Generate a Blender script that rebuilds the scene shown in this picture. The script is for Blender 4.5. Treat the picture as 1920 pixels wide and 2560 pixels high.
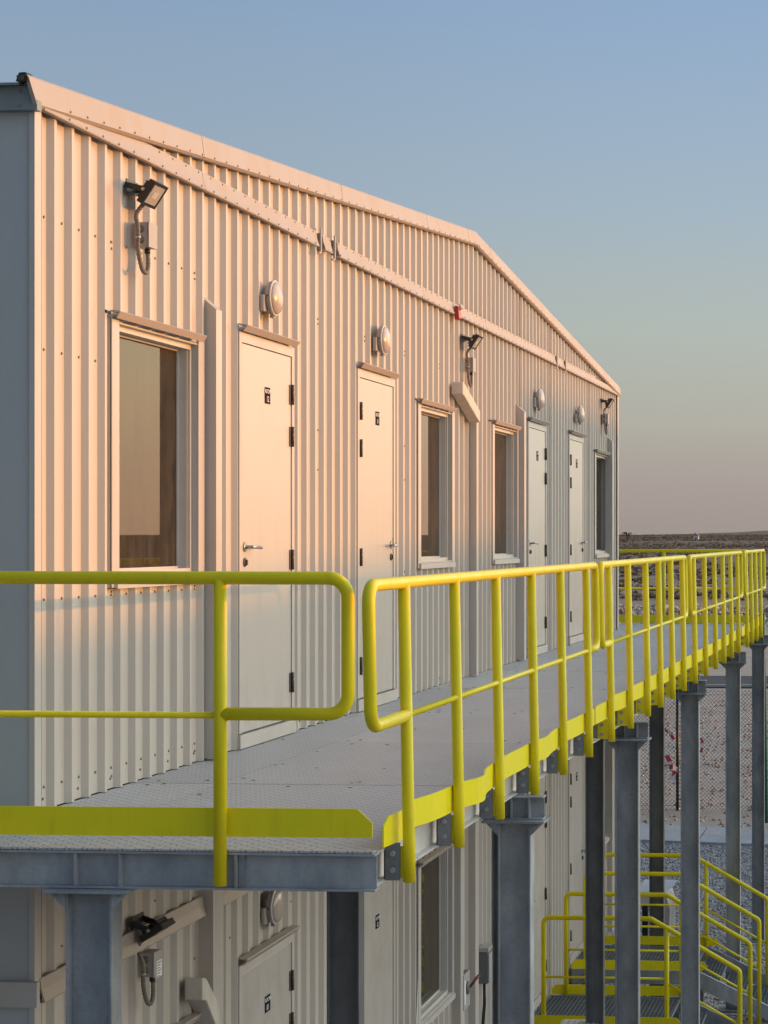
import bpy, bmesh, math, random
import numpy as np
from mathutils import Vector, Matrix
R = math.radians
random.seed(7); rng = np.random.default_rng(7)
sc = bpy.context.scene
for o in list(bpy.data.objects): bpy.data.objects.remove(o, do_unlink=True)
C = sc.collection

# ------------------------------------------------------------------ camera
cam_d = bpy.data.cameras.new('camera'); cam = bpy.data.objects.new('camera', cam_d); C.objects.link(cam)
cam_d.sensor_fit = 'AUTO'; cam_d.sensor_width = 36; cam_d.lens = 71.6
cam_d.shift_x = -0.3508; cam_d.shift_y = 0.0254
cam_d.clip_start = 0.05; cam_d.clip_end = 12000
cam.location = (3.69, -8.322, 1.17)
cam.rotation_euler = (R(90), 0, math.atan(404 / 5092))
sc.camera = cam

# ------------------------------------------------------------------ light
SUN_AZ = R(24)      # angle of the sun from +X towards +Y
SUN_EL = R(3.5)
w = bpy.data.worlds.new('World'); sc.world = w; w.use_nodes = True
nt = w.node_tree; nt.nodes.clear()
def wn(t, **k):
    n = nt.nodes.new(t)
    for a, b in k.items(): setattr(n, a, b)
    return n
wl = nt.links.new
wo = wn('ShaderNodeOutputWorld'); bg = wn('ShaderNodeBackground')
sky = wn('ShaderNodeTexSky', sky_type='NISHITA'); sky.sun_disc = False
sky.sun_elevation = SUN_EL; sky.sun_rotation = R(90) - SUN_AZ
sky.air_density = 1.0; sky.dust_density = 1.5; sky.ozone_density = 1.5
bg.inputs['Strength'].default_value = 0.12
# dusty evening air: tint of the sky by height above the horizon, the same all the way round
tc = wn('ShaderNodeTexCoord'); sx = wn('ShaderNodeSeparateXYZ'); wl(tc.outputs['Generated'], sx.inputs[0])
st = wn('ShaderNodeVectorMath', operation='MULTIPLY'); wl(tc.outputs['Generated'], st.inputs[0]); st.inputs[1].default_value = (2.2, 2.2, 26)
hz_ = wn('ShaderNodeTexNoise'); hz_.inputs['Scale'].default_value = 1.0; hz_.inputs['Detail'].default_value = 4; wl(st.outputs[0], hz_.inputs['Vector'])
ma = wn('ShaderNodeMath', operation='MULTIPLY_ADD'); wl(hz_.outputs['Fac'], ma.inputs[0]); ma.inputs[1].default_value = .022; ma.inputs[2].default_value = -.011
mb_ = wn('ShaderNodeMath', operation='ADD'); wl(ma.outputs[0], mb_.inputs[0]); wl(sx.outputs['Z'], mb_.inputs[1])
cr = wn('ShaderNodeValToRGB'); wl(mb_.outputs[0], cr.inputs[0])
SKY_RAMP = [(0.0, (0.36, 0.31, 0.29)), (0.025, (0.39, 0.345, 0.325)), (0.06, (0.44, 0.43, 0.385)), (0.10, (0.44, 0.49, 0.46)),
            (0.155, (0.37, 0.47, 0.56)), (0.25, (0.28, 0.41, 0.60)), (1.0, (0.14, 0.24, 0.42))]
el = cr.color_ramp.elements
el[0].position = SKY_RAMP[0][0]; el[0].color = (*SKY_RAMP[0][1], 1)
el[1].position = 1.0; el[1].color = (*SKY_RAMP[-1][1], 1)
for p, c in SKY_RAMP[1:-1]:
    e = el.new(p); e.color = (*c, 1)
mx = wn('ShaderNodeMix', data_type='RGBA', blend_type='MIX'); mx.inputs[0].default_value = 0.90
gain = wn('ShaderNodeMix', data_type='RGBA', blend_type='MULTIPLY'); gain.inputs[0].default_value = 1.0
# the glow of the low sun: brighter and warmer towards it, dimmer away from it
dt = wn('ShaderNodeVectorMath', operation='DOT_PRODUCT'); wl(tc.outputs['Generated'], dt.inputs[0])
dt.inputs[1].default_value = (math.cos(SUN_AZ) * math.cos(SUN_EL), math.sin(SUN_AZ) * math.cos(SUN_EL), math.sin(SUN_EL))
mr = wn('ShaderNodeMapRange'); wl(dt.outputs['Value'], mr.inputs[0]); mr.inputs[1].default_value = -1; mr.inputs[2].default_value = 1
gr = wn('ShaderNodeValToRGB'); wl(mr.outputs[0], gr.inputs[0])
GLOW = [(0.0, (.064, .064, .064)), (0.5, (.094, .092, .090)), (0.69, (.106, .105, .104)), (0.81, (.48, .385, .305)), (0.9, (.98, .74, .50)), (1.0, (1.0, .70, .42))]
ge = gr.color_ramp.elements; ge[0].position = 0; ge[0].color = (*GLOW[0][1], 1); ge[1].position = 1; ge[1].color = (*GLOW[-1][1], 1)
for p, c in GLOW[1:-1]:
    e = ge.new(p); e.color = (*c, 1)
gr.color_ramp.interpolation = 'EASE'
g2 = wn('ShaderNodeVectorMath', operation='SCALE'); wl(gr.outputs[0], g2.inputs[0]); g2.inputs['Scale'].default_value = 86.0
wl(g2.outputs[0], gain.inputs[7])
wl(cr.outputs[0], gain.inputs[6])
wl(sky.outputs[0], mx.inputs[6]); wl(gain.outputs[2], mx.inputs[7])
wl(mx.outputs[2], bg.inputs[0]); wl(bg.outputs[0], wo.inputs[0])
sd = bpy.data.lights.new('sun', 'SUN'); so = bpy.data.objects.new('sun', sd); C.objects.link(so)
sd.energy = 3.4; sd.angle = R(0.6); sd.color = (1.0, 0.335, 0.0)
to_sun = Vector((math.cos(SUN_AZ) * math.cos(SUN_EL), math.sin(SUN_AZ) * math.cos(SUN_EL), math.sin(SUN_EL)))
so.rotation_euler = to_sun.to_track_quat('Z', 'Y').to_euler()
so.location = (20, 10, 8)
sc.view_settings.view_transform = 'Standard'; sc.view_settings.look = 'None'
sc.view_settings.exposure = 0.0; sc.view_settings.gamma = 1.0; sc.view_settings.use_curve_mapping = False
sc.render.engine = 'CYCLES'
sc.render.film_transparent = False

# ------------------------------------------------------------------ materials
class NT:
    def __init__(s, name):
        s.m = bpy.data.materials.new(name); s.m.use_nodes = True
        s.t = s.m.node_tree; s.b = s.t.nodes['Principled BSDF']
        s.out = s.t.nodes['Material Output']
        s._co = None
    def n(s, t, **k):
        x = s.t.nodes.new(t)
        for a, b in k.items(): setattr(x, a, b)
        return x
    def l(s, a, b): s.t.links.new(a, b)
    def co(s):
        if s._co is None: s._co = s.n('ShaderNodeNewGeometry').outputs['Position']
        return s._co
    def mapped(s, scale):
        m = s.n('ShaderNodeVectorMath', operation='MULTIPLY'); s.l(s.co(), m.inputs[0]); m.inputs[1].default_value = scale
        return m.outputs[0]
    def noise(s, scale, detail=4, rough=.55, stretch=None):
        x = s.n('ShaderNodeTexNoise'); x.inputs['Scale'].default_value = scale
        x.inputs['Detail'].default_value = detail; x.inputs['Roughness'].default_value = rough
        s.l(s.mapped(stretch) if stretch else s.co(), x.inputs['Vector'])
        return x.outputs['Fac']
    def math(s, op, a, b=None, c=None, clamp=False):
        x = s.n('ShaderNodeMath', operation=op); x.use_clamp = clamp
        for i, v in enumerate((a, b, c)):
            if v is None: continue
            if isinstance(v, (int, float)): x.inputs[i].default_value = v
            else: s.l(v, x.inputs[i])
        return x.outputs[0]
    def ramp(s, f, p0, p1, v0=0., v1=1.):
        x = s.n('ShaderNodeMapRange'); s.l(f, x.inputs[0])
        x.inputs[1].default_value = p0; x.inputs[2].default_value = p1
        x.inputs[3].default_value = v0; x.inputs[4].default_value = v1
        return x.outputs[0]
    def mix(s, f, a, b, mode='MIX'):
        x = s.n('ShaderNodeMix', data_type='RGBA', blend_type=mode)
        for i, v in ((0, f), (6, a), (7, b)):
            if isinstance(v, (int, float)): x.inputs[i].default_value = v
            elif isinstance(v, tuple): x.inputs[i].default_value = (*v, 1) if len(v) == 3 else v
            else: s.l(v, x.inputs[i])
        return x.outputs[2]
    def bump(s, h, strength=.3, dist=.01, normal=None):
        x = s.n('ShaderNodeBump'); x.inputs['Strength'].default_value = strength; x.inputs['Distance'].default_value = dist
        s.l(h, x.inputs['Height'])
        if normal: s.l(normal, x.inputs['Normal'])
        s.l(x.outputs[0], s.b.inputs['Normal']); return x.outputs[0]
    def vary(s, c, lo, hi):
        oi = s.n('ShaderNodeObjectInfo'); h = s.n('ShaderNodeHueSaturation'); s.l(s.ramp(oi.outputs['Random'], 0, 1, lo, hi), h.inputs['Value'])
        h.inputs['Saturation'].default_value = 1; s.l(c, h.inputs['Color']); return h.outputs[0]
    def set(s, col=None, rough=None, metal=None, spec=None):
        for k, v in (('Base Color', col), ('Roughness', rough), ('Metallic', metal), ('Specular IOR Level', spec)):
            if v is None: continue
            i = s.b.inputs[k]
            if isinstance(v, (int, float)): i.default_value = v
            elif isinstance(v, tuple): i.default_value = (*v, 1)
            else: s.l(v, i)
        return s.m

def paint(name, col, rough=.45, dirt=.12, dirtcol=(.30, .22, .14), scale=3., fine=.04, spec=.5):
    k = NT(name)
    a = k.noise(scale, 5, .6, (1, 1, .35)); b = k.noise(60, 3, .5)
    f = k.math('MULTIPLY', k.ramp(a, .45, .78), dirt * 2.2, clamp=True)
    c = k.mix(f, col, dirtcol)
    c = k.mix(k.ramp(b, .3, .7, 0, fine), c, tuple(x * .5 for x in col))
    k.bump(k.noise(9, 2), .10, .01)
    return k.set(c, k.ramp(a, .2, .8, rough - .06, rough + .1), 0, spec)

WHITE = (.53, .475, .415)
def wall_mat():
    k = NT('cladding_paint')
    streak = k.noise(5.5, 4, .65, (1, 3.2, .10)); blot = k.noise(1.3, 5, .6)
    dust = k.noise(14, 4, .6, (1, 1, .5))
    c = k.mix(k.ramp(streak, .50, .80, 0, .30), WHITE, (.42, .33, .25))
    c = k.mix(k.ramp(blot, .45, .8, 0, .12), c, (.50, .41, .33))
    c = k.mix(k.ramp(dust, .5, .8, 0, .08), c, (.35, .29, .23))
    k.bump(k.noise(3.2, 3, .5, (1, 1, .35)), .34, .014)
    return k.set(k.vary(c, .955, 1.03), .42, 0, .4)
def door_mat():
    k = NT('door_paint')
    sx = k.n('ShaderNodeSeparateXYZ'); k.l(k.co(), sx.inputs[0])
    grime = k.noise(6.5, 6, .7, (1, 1.6, .22))
    y = sx.outputs['Y']; z = sx.outputs['Z']
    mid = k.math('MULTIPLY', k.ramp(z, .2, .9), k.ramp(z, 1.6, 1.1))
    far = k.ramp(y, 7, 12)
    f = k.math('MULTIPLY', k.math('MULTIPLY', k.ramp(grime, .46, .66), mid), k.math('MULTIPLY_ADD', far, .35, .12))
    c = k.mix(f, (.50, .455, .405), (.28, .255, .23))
    kick = k.math('MULTIPLY', k.ramp(k.noise(7, 5, .7, (1, 1, .6)), .42, .7), k.math('MAXIMUM', k.ramp(z, .55, .10, 0, .45), 0.))
    c = k.mix(kick, c, (.33, .27, .21))
    c = k.mix(k.ramp(k.noise(2.5, 4), .5, .8, 0, .18), c, (.44, .37, .30))
    c = k.mix(k.ramp(k.noise(38, 2, .6), .66, .74, 0, .22), c, (.34, .26, .20))
    k.bump(k.noise(4, 2), .10, .01)
    return k.set(k.vary(c, .95, 1.03), .36, 0, .45)
def galv(name, dark=1.0):
    k = NT(name)
    v = k.n('ShaderNodeTexVoronoi'); v.inputs['Scale'].default_value = 95; k.l(k.co(), v.inputs['Vector'])
    n1 = k.noise(5, 6, .65, (1, 1, .5)); n2 = k.noise(55, 4, .6); st = k.noise(13, 4, .65, (1.3, 1.3, .14))
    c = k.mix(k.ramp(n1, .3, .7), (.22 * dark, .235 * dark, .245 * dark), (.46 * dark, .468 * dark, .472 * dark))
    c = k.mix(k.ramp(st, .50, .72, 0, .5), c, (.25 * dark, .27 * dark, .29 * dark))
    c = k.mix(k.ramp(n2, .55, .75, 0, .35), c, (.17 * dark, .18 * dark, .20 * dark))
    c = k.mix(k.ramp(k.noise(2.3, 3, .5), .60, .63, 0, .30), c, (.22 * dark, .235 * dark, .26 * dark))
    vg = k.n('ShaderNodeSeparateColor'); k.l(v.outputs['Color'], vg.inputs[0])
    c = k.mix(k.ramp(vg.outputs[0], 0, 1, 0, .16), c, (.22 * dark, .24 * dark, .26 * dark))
    k.bump(n2, .22, .004); c = k.vary(c, .80, 1.12)
    return k.set(c, k.ramp(n1, .3, .7, .5, .68), .15, .4)
def yellow(name, col, chips=.5):
    k = NT(name)
    n = k.noise(4, 4); chip = k.noise(34, 5, .72, (1, 1, .6)); drip = k.noise(16, 3, .5, (1.5, 1.5, .25))
    c = k.mix(k.ramp(n, .35, .7), col, (col[0] * .88, col[1] * .93, col[2] * .8))
    c = k.mix(k.ramp(drip, .55, .75, 0, .18), c, (.30, .28, .02))
    c = k.mix(k.ramp(chip, .70, .72, 0, chips), c, (.16, .13, .07))
    k.bump(k.math('ADD', k.noise(22, 3), k.math('MULTIPLY', k.noise(120, 2), .35)), .20, .004)
    return k.set(k.vary(c, .92, 1.03), k.ramp(n, .3, .75, .32, .50), 0, .28)
def chequer():
    k = NT('chequer_plate')
    g = .034
    m = k.n('ShaderNodeVectorMath', operation='MULTIPLY'); k.l(k.co(), m.inputs[0]); m.inputs[1].default_value = (1 / g, 1 / g, 0)
    fl = k.n('ShaderNodeVectorMath', operation='FLOOR'); k.l(m.outputs[0], fl.inputs[0])
    fr = k.n('ShaderNodeVectorMath', operation='FRACTION'); k.l(m.outputs[0], fr.inputs[0])
    a = k.n('ShaderNodeSeparateXYZ'); k.l(fl.outputs[0], a.inputs[0]); b = k.n('ShaderNodeSeparateXYZ'); k.l(fr.outputs[0], b.inputs[0])
    par = k.math('FLOORED_MODULO', k.math('ADD', a.outputs[0], a.outputs[1]), 2.0)
    lx = k.math('SUBTRACT', b.outputs[0], .5); ly = k.math('SUBTRACT', b.outputs[1], .5)
    u = k.math('MULTIPLY', k.math('ADD', lx, ly), .7071); v = k.math('MULTIPLY', k.math('SUBTRACT', lx, ly), .7071)
    ea = k.math('ADD', k.math('POWER', k.math('ABSOLUTE', k.math('DIVIDE', u, .60)), 2.), k.math('POWER', k.math('ABSOLUTE', k.math('DIVIDE', v, .17)), 2.))
    eb = k.math('ADD', k.math('POWER', k.math('ABSOLUTE', k.math('DIVIDE', v, .60)), 2.), k.math('POWER', k.math('ABSOLUTE', k.math('DIVIDE', u, .17)), 2.))
    d = k.math('ADD', k.math('MULTIPLY', ea, par), k.math('MULTIPLY', eb, k.math('SUBTRACT', 1., par)))
    tear = k.ramp(d, 1.25, .25)
    n1 = k.noise(1.7, 6, .65); n2 = k.noise(26, 4, .6)
    c = k.mix(k.ramp(n1, .35, .7), (.45, .43, .405), (.56, .535, .50))
    c = k.mix(k.ramp(n2, .5, .75, 0, .25), c, (.22, .21, .20))
    edge = k.math('MULTIPLY', k.ramp(d, 2.6, 1.4), k.math('SUBTRACT', 1., tear))
    c = k.mix(k.math('MULTIPLY', edge, .50), c, (.17, .165, .16))
    c = k.mix(k.math('MULTIPLY', tear, .45), c, (.62, .60, .575))
    k.bump(tear, 1., .004); c = k.vary(c, .90, 1.06)
    c = k.mix(k.ramp(k.noise(2.1, 5, .7, (1, .5, 1)), .56, .72, 0, .28), c, (.46, .37, .29))
    return k.set(c, k.ramp(n1, .3, .7, .42, .6), .12, .45)
def plain(name, col, rough=.5, metal=0., var=.15, scale=12, bump=.08, spec=.5):
    k = NT(name); n = k.noise(scale, 4, .6)
    c = k.mix(k.ramp(n, .3, .75), col, tuple(x * (1 - var) for x in col))
    if bump: k.bump(k.noise(scale * 5, 3), bump, .003)
    return k.set(c, rough, metal, spec)
def glass_mat():
    k = NT('window_glass')
    for n in (k.b,): k.t.nodes.remove(n)
    fr = k.n('ShaderNodeFresnel'); fr.inputs['IOR'].default_value = 1.34
    gl = k.n('ShaderNodeBsdfGlossy'); gl.inputs['Roughness'].default_value = .012; gl.inputs['Color'].default_value = (.92, .90, .86, 1)
    tr = k.n('ShaderNodeBsdfTransparent'); tr.inputs['Color'].default_value = (.52, .53, .50, 1)
    df = k.n('ShaderNodeBsdfDiffuse'); df.inputs['Color'].default_value = (.30, .24, .18, 1)
    mx = k.n('ShaderNodeMixShader'); k.l(fr.outputs[0], mx.inputs[0]); k.l(tr.outputs[0], mx.inputs[1]); k.l(gl.outputs[0], mx.inputs[2])
    m2 = k.n('ShaderNodeMixShader'); k.l(k.ramp(k.noise(9, 6, .7, (1, 1.5, .4)), .35, .8, .04, .22), m2.inputs[0])
    k.l(mx.outputs[0], m2.inputs[1]); k.l(df.outputs[0], m2.inputs[2]); k.l(m2.outputs[0], k.out.inputs[0])
    return k.m
def sand_mat():
    k = NT('sand_ground')
    sx = k.n('ShaderNodeSeparateXYZ'); k.l(k.co(), sx.inputs[0])
    big = k.noise(.035, 6, .6); med = k.noise(.6, 7, .7); fin = k.noise(14, 5, .7)
    far = k.noise(.22, 8, .75)
    c = k.mix(k.ramp(big, .35, .65), (.50, .41, .33), (.60, .50, .41))
    c = k.mix(k.ramp(sx.outputs['Y'], 90, 150, 0, .85), c, (.37, .265, .185))
    c = k.mix(k.math('MULTIPLY', k.ramp(k.noise(.012, 4), .3, .7, .6, 1.), k.ramp(sx.outputs['Y'], 240, 340, 0, .9)), c, (.17, .135, .09))
    c = k.mix(k.ramp(med, .4, .72, 0, .5), c, (.28, .22, .17))
    c = k.mix(k.ramp(fin, .45, .75, 0, .45), c, (.18, .145, .12))
    c = k.mix(k.math('MULTIPLY', k.ramp(far, .36, .56), k.ramp(sx.outputs['Y'], 145, 230, 0, .85)), c, (.21, .16, .115))
    k.bump(k.math('ADD', k.math('MULTIPLY', med, 1.), k.math('MULTIPLY', fin, .25)), .4, .06)
    return k.set(c, .95, 0, .1)
def gravel_mat(name, a, b, dark, scale, dist):
    k = NT(name)
    v = k.n('ShaderNodeTexVoronoi'); v.inputs['Scale'].default_value = scale; k.l(k.co(), v.inputs['Vector'])
    sep = k.n('ShaderNodeSeparateColor'); k.l(v.outputs['Color'], sep.inputs[0])
    c = k.mix(sep.outputs[0], a, b)
    c = k.mix(k.ramp(v.outputs['Distance'], .35, .75, 0, .85), c, dark)
    c = k.mix(k.ramp(k.noise(.8, 5), .4, .7, 0, .35), c, (b[0] * 1.05, b[1] * .95, b[2] * .85))
    k.bump(k.ramp(v.outputs['Distance'], 0, .7, 1, 0), .9, dist)
    return k.set(c, .9, 0, .2)
def island_mat(name, cols, rough=.85):
    k = NT(name)
    g = k.n('ShaderNodeNewGeometry'); r = k.n('ShaderNodeValToRGB'); k.l(g.outputs['Random Per Island'], r.inputs[0])
    e = r.color_ramp.elements; e[0].color = (*cols[0], 1); e[1].color = (*cols[-1], 1)
    for i, cc in enumerate(cols[1:-1]):
        q = e.new((i + 1) / (len(cols) - 1)); q.color = (*cc, 1)
    c = k.mix(k.ramp(k.noise(6, 3), .3, .7, 0, .3), r.outputs[0], tuple(x * .6 for x in cols[0]))
    return k.set(c, rough, 0, .2)
def concrete():
    k = NT('concrete_path')
    n = k.noise(1.5, 6, .7); st = k.noise(7, 5, .7, (3, .6, 1))
    c = k.mix(k.ramp(n, .35, .7), (.36, .35, .34), (.46, .45, .44))
    c = k.mix(k.ramp(st, .45, .7, 0, .5), c, (.25, .24, .235))
    k.bump(st, .35, .01)
    return k.set(c, .85, 0, .3)
def asphalt():
    k = NT('asphalt'); n = k.noise(.5, 5); f = k.noise(30, 3)
    c = k.mix(k.ramp(n, .3, .7), (.055, .055, .058), (.085, .082, .08)); k.bump(f, .3, .01)
    return k.set(c, .85, 0, .3)

M = {}
M['wall'] = wall_mat(); M['door'] = door_mat()
M['trim'] = paint('trim_paint', (.51, .465, .42), .42, .12)
M['flash'] = paint('flashing_paint', (.40, .335, .285), .5, .14, (.40, .30, .20), 6)
M['wrap'] = paint('wrapped_insulation', (.60, .55, .48), .7, .3, (.46, .36, .26), 14)
M['roofm'] = paint('roof_sheet_paint', (.55, .53, .51), .45, .12)
M['endw'] = paint('end_wall_paint', (.44, .455, .46), .45, .06); M['fascia'] = plain('grey_green_fascia', (.21, .25, .26), .5, 0, .1)
M['galv'] = galv('galvanised_steel'); M['galvd'] = galv('galvanised_steel_dull', .75); M['galv_shaded'] = galv('galvanised_steel_shaded', .42)  # last one: darker copy, shade on the inner columns put into its colour
M['beam'] = paint('painted_edge_beam', (.60, .575, .54), .5, .2, (.30, .27, .24), 7)
M['yel'] = yellow('yellow_handrail_paint', (.90, .71, .012)); M['yeltoe'] = yellow('yellow_toe_board_paint', (.92, .77, .012), .2)
M['deck'] = chequer()
M['black'] = plain('black_metal', (.015, .013, .013), .42, 0, .3)
M['dark'] = plain('dark_interior', (.03, .03, .03), .9)
M['blind'] = plain('cream_blind', (.22, .195, .155), .9, 0, .2)
M['curtain'] = plain('brown_curtain', (.12, .09, .065), .95, 0, .3)
M['frame'] = plain('aluminium_window_frame', (.58, .54, .49), .35, 0, .08)
M['steel'] = plain('brushed_steel', (.42, .40, .38), .3, .85, .1)
M['hinge'] = plain('hinge_steel', (.14, .115, .095), .5, .5, .45, 40)
M['conduit'] = plain('grey_brown_conduit', (.20, .165, .135), .55, 0, .3, 30)
M['box'] = plain('grey_plastic_box', (.40, .365, .34), .5, 0, .08)
M['boxd'] = plain('dark_grey_box', (.13, .14, .14), .5, .1, .1)
M['dome'] = plain('opal_lamp_dome', (.47, .39, .33), .22, 0, .06, 8, 0, .6)
M['lampglass'] = plain('floodlight_glass', (.48, .45, .40), .12, 0, .25, 25, 0, .6)
M['redd'] = plain('dark_red_grip', (.16, .01, .02), .4)
M['red'] = plain('red_plastic', (.45, .03, .025), .4)
M['clear'] = plain('clear_strobe_lens', (.62, .55, .50), .1)
M['sign'] = plain('navy_sign_plate', (.022, .018, .035), .9, spec=.05)
M['print'] = plain('white_print', (.85, .83, .80), .6, 0, .05, 12, 0)
M['screw'] = plain('screw_head', (.30, .24, .19), .5, .5)
M['shadowgap'] = plain('black_rubber_seal', (.02, .018, .016), .8)
M['glass'] = glass_mat()
M['sand'] = sand_mat()
M['gravel'] = gravel_mat('gravel', (.28, .26, .255), (.52, .48, .46), (.09, .083, .08), 22, .03)
M['stone'] = island_mat('loose_stone', [(.26, .24, .24), (.40, .37, .36), (.58, .53, .50)])
M['rock'] = island_mat('boulder', [(.30, .22, .17), (.46, .36, .29), (.66, .56, .47)])
M['scrub'] = island_mat('dry_scrub', [(.15, .115, .082), (.19, .148, .105), (.24, .185, .135)], .95)
M['leafd'] = plain('dark_palm_leaf', (.05, .05, .03), .9)
M['leaf'] = island_mat('green_leaf', [(.04, .07, .02), (.09, .12, .03), (.14, .15, .04)], .8)
M['path'] = concrete(); M['road'] = asphalt(); M['line'] = plain('road_paint', (.70, .69, .66), .7)
M['grate'] = plain('galvanised_grating', (.30, .32, .34), .45, .5, .3)
M['wire'] = plain('fence_wire', (.10, .085, .065), .6, .3)
M['green'] = plain('green_fence_paint', (.01, .13, .07), .4)
M['tapew'] = plain('white_tape', (.70, .64, .60), .6); M['taper'] = plain('red_tape', (.50, .05, .08), .6)
M['conc'] = plain('cast_concrete', (.36, .35, .33), .9, 0, .2, 5)
M['neigh'] = plain('neighbour_wall_paint', (.52, .50, .47), .6)

# ------------------------------------------------------------------ mesh helpers
class MB:
    def __init__(s): s.v = []; s.f = []; s.sm = []; s.mi = []; s.cm = 0
    def face(s, idx, sm=False): s.f.append(idx); s.sm.append(sm); s.mi.append(s.cm)
    def box(s, x0, x1, y0, y1, z0, z1):
        return s.obox(Vector(((x0 + x1) / 2, (y0 + y1) / 2, (z0 + z1) / 2)), Vector(((x1 - x0) / 2, 0, 0)), Vector((0, (y1 - y0) / 2, 0)), Vector((0, 0, (z1 - z0) / 2)))
    def obox(s, c, a, b, d):
        k = len(s.v)
        for i in (-1, 1):
            for j in (-1, 1):
                for l in (-1, 1): s.v.append(tuple(c + a * i + b * j + d * l))
        for q in ((0, 1, 3, 2), (4, 6, 7, 5), (0, 4, 5, 1), (2, 3, 7, 6), (0, 2, 6, 4), (1, 5, 7, 3)): s.face([k + x for x in q])
        return s
    def prism(s, poly, d, closed=True):
        # poly = list of 3D points (planar), d = extrusion vector
        k = len(s.v); n = len(poly); d = Vector(d)
        for p in poly: s.v.append(tuple(p))
        for p in poly: s.v.append(tuple(Vector(p) + d))
        s.face([k + i for i in range(n)][::-1]); s.face([k + n + i for i in range(n)])
        for i in range(n): j = (i + 1) % n; s.face([k + i, k + j, k + n + j, k + n + i])
        return s
    def tube(s, path, r, n=12, caps=True, smooth=True):
        path = [Vector(p) for p in path]; k0 = len(s.v); m = len(path)
        rs = r if isinstance(r, (list, tuple)) else [r] * m
        t = (path[1] - path[0]).normalized()
        up = Vector((0, 0, 1)) if abs(t.z) < .9 else Vector((1, 0, 0))
        nrm = (up - t * up.dot(t)).normalized(); pt = t
        for i, p in enumerate(path):
            if 0 < i < m - 1: tt = ((path[i + 1] - p).normalized() + (p - path[i - 1]).normalized()).normalized()
            elif i == 0: tt = t
            else: tt = (p - path[i - 1]).normalized()
            q = pt.rotation_difference(tt); nrm = q @ nrm; pt = tt
            bn = tt.cross(nrm); rr = rs[i]
            # mitre widening
            for a in range(n):
                th = 2 * math.pi * a / n
                s.v.append(tuple(p + (nrm * math.cos(th) + bn * math.sin(th)) * rr))
        for i in range(m - 1):
            for a in range(n):
                b = (a + 1) % n
                s.face([k0 + i * n + a, k0 + i * n + b, k0 + (i + 1) * n + b, k0 + (i + 1) * n + a], smooth)
        if caps:
            s.face([k0 + a for a in range(n)][::-1]); s.face([k0 + (m - 1) * n + a for a in range(n)])
        return s
    def lathe(s, prof, c, axis, n=24, smooth=True):
        # prof = [(along axis, radius)], c = origin, axis vector
        ax = Vector(axis).normalized(); up = Vector((0, 0, 1)) if abs(ax.z) < .9 else Vector((1, 0, 0))
        u = (up - ax * up.dot(ax)).normalized(); w_ = ax.cross(u); c = Vector(c); k0 = len(s.v)
        for h, r in prof:
            for a in range(n):
                th = 2 * math.pi * a / n
                s.v.append(tuple(c + ax * h + (u * math.cos(th) + w_ * math.sin(th)) * max(r, 1e-4)))
        for i in range(len(prof) - 1):
            for a in range(n):
                b = (a + 1) % n
                s.face([k0 + i * n + a, k0 + i * n + b, k0 + (i + 1) * n + b, k0 + (i + 1) * n + a], smooth)
        s.face([k0 + a for a in range(n)][::-1]); s.face([k0 + (len(prof) - 1) * n + a for a in range(n)])
        return s
    def quad(s, *p):
        k = len(s.v); s.v += [tuple(x) for x in p]; s.face(list(range(k, k + len(p)))); return s
    def mesh(s, name, mats):
        me = bpy.data.meshes.new(name); me.from_pydata(s.v, [], s.f)
        for m in mats: me.materials.append(m)
        me.polygons.foreach_set('use_smooth', s.sm); me.polygons.foreach_set('material_index', s.mi); me.update()
        return me
    def build(s, name, mat, parent=None, bevel=0, fix=True, **props):
        mats = mat if isinstance(mat, (list, tuple)) else [mat]
        me = s.mesh(name, mats)
        if fix:
            b = bmesh.new(); b.from_mesh(me); bmesh.ops.recalc_face_normals(b, faces=b.faces)
            if bevel: bmesh.ops.bevel(b, geom=b.edges[:], offset=bevel, segments=2, affect='EDGES', profile=.5)
            b.to_mesh(me); b.free()
        o = bpy.data.objects.new(name, me); C.objects.link(o)
        if parent is not None: attach(o, parent)
        for a, v in props.items(): o[a] = v
        return o
def attach(o, parent):
    # geometry is given in world coordinates; keep it there
    base = parent
    T = Vector((0, 0, 0))
    while base is not None: T += base.location; base = base.parent
    o.data.transform(Matrix.Translation(-T)); o.parent = parent
def thing(name, label, cat, loc, group=None):
    o = bpy.data.objects.new(name, None); C.objects.link(o); o.location = loc; o.empty_display_size = .2
    o['label'] = label; o['category'] = cat
    if group: o['group'] = group
    return o
def top(o, label, cat, group=None):
    o['label'] = label; o['category'] = cat
    if group: o['group'] = group
    return o
def dup(root, delta, label=None):
    def cp(o, par):
        c = o.copy(); C.objects.link(c)
        if par is not None: c.parent = par
        for ch in [x for x in bpy.data.objects if x.parent == o]: cp(ch, c)
        return c
    kids = {}
    def tree(o): return [x for x in ALL() if x.parent == o]
    r = cp(root, None); r.location = root.location + Vector(delta)
    if label: r['label'] = label
    return r
def ALL(): return list(bpy.data.objects)
def fillet(pts, r, n=6):
    pts = [Vector(p) for p in pts]; out = [pts[0]]
    for i in range(1, len(pts) - 1):
        a, p, b = pts[i - 1], pts[i], pts[i + 1]
        u = (a - p).normalized(); v = (b - p).normalized(); ang = u.angle(v)
        rr = min(r, .49 * min((a - p).length, (b - p).length) * math.tan(ang / 2))
        d = rr / math.tan(ang / 2); c = p + (u + v).normalized() * (rr / math.sin(ang / 2))
        s_, e_ = p + u * d, p + v * d
        q = (s_ - c).rotation_difference(e_ - c)
        for k in range(n + 1):
            from mathutils import Quaternion
            out.append(c + Quaternion().slerp(q, k / n) @ (s_ - c))
    out.append(pts[-1]); return out
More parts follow.
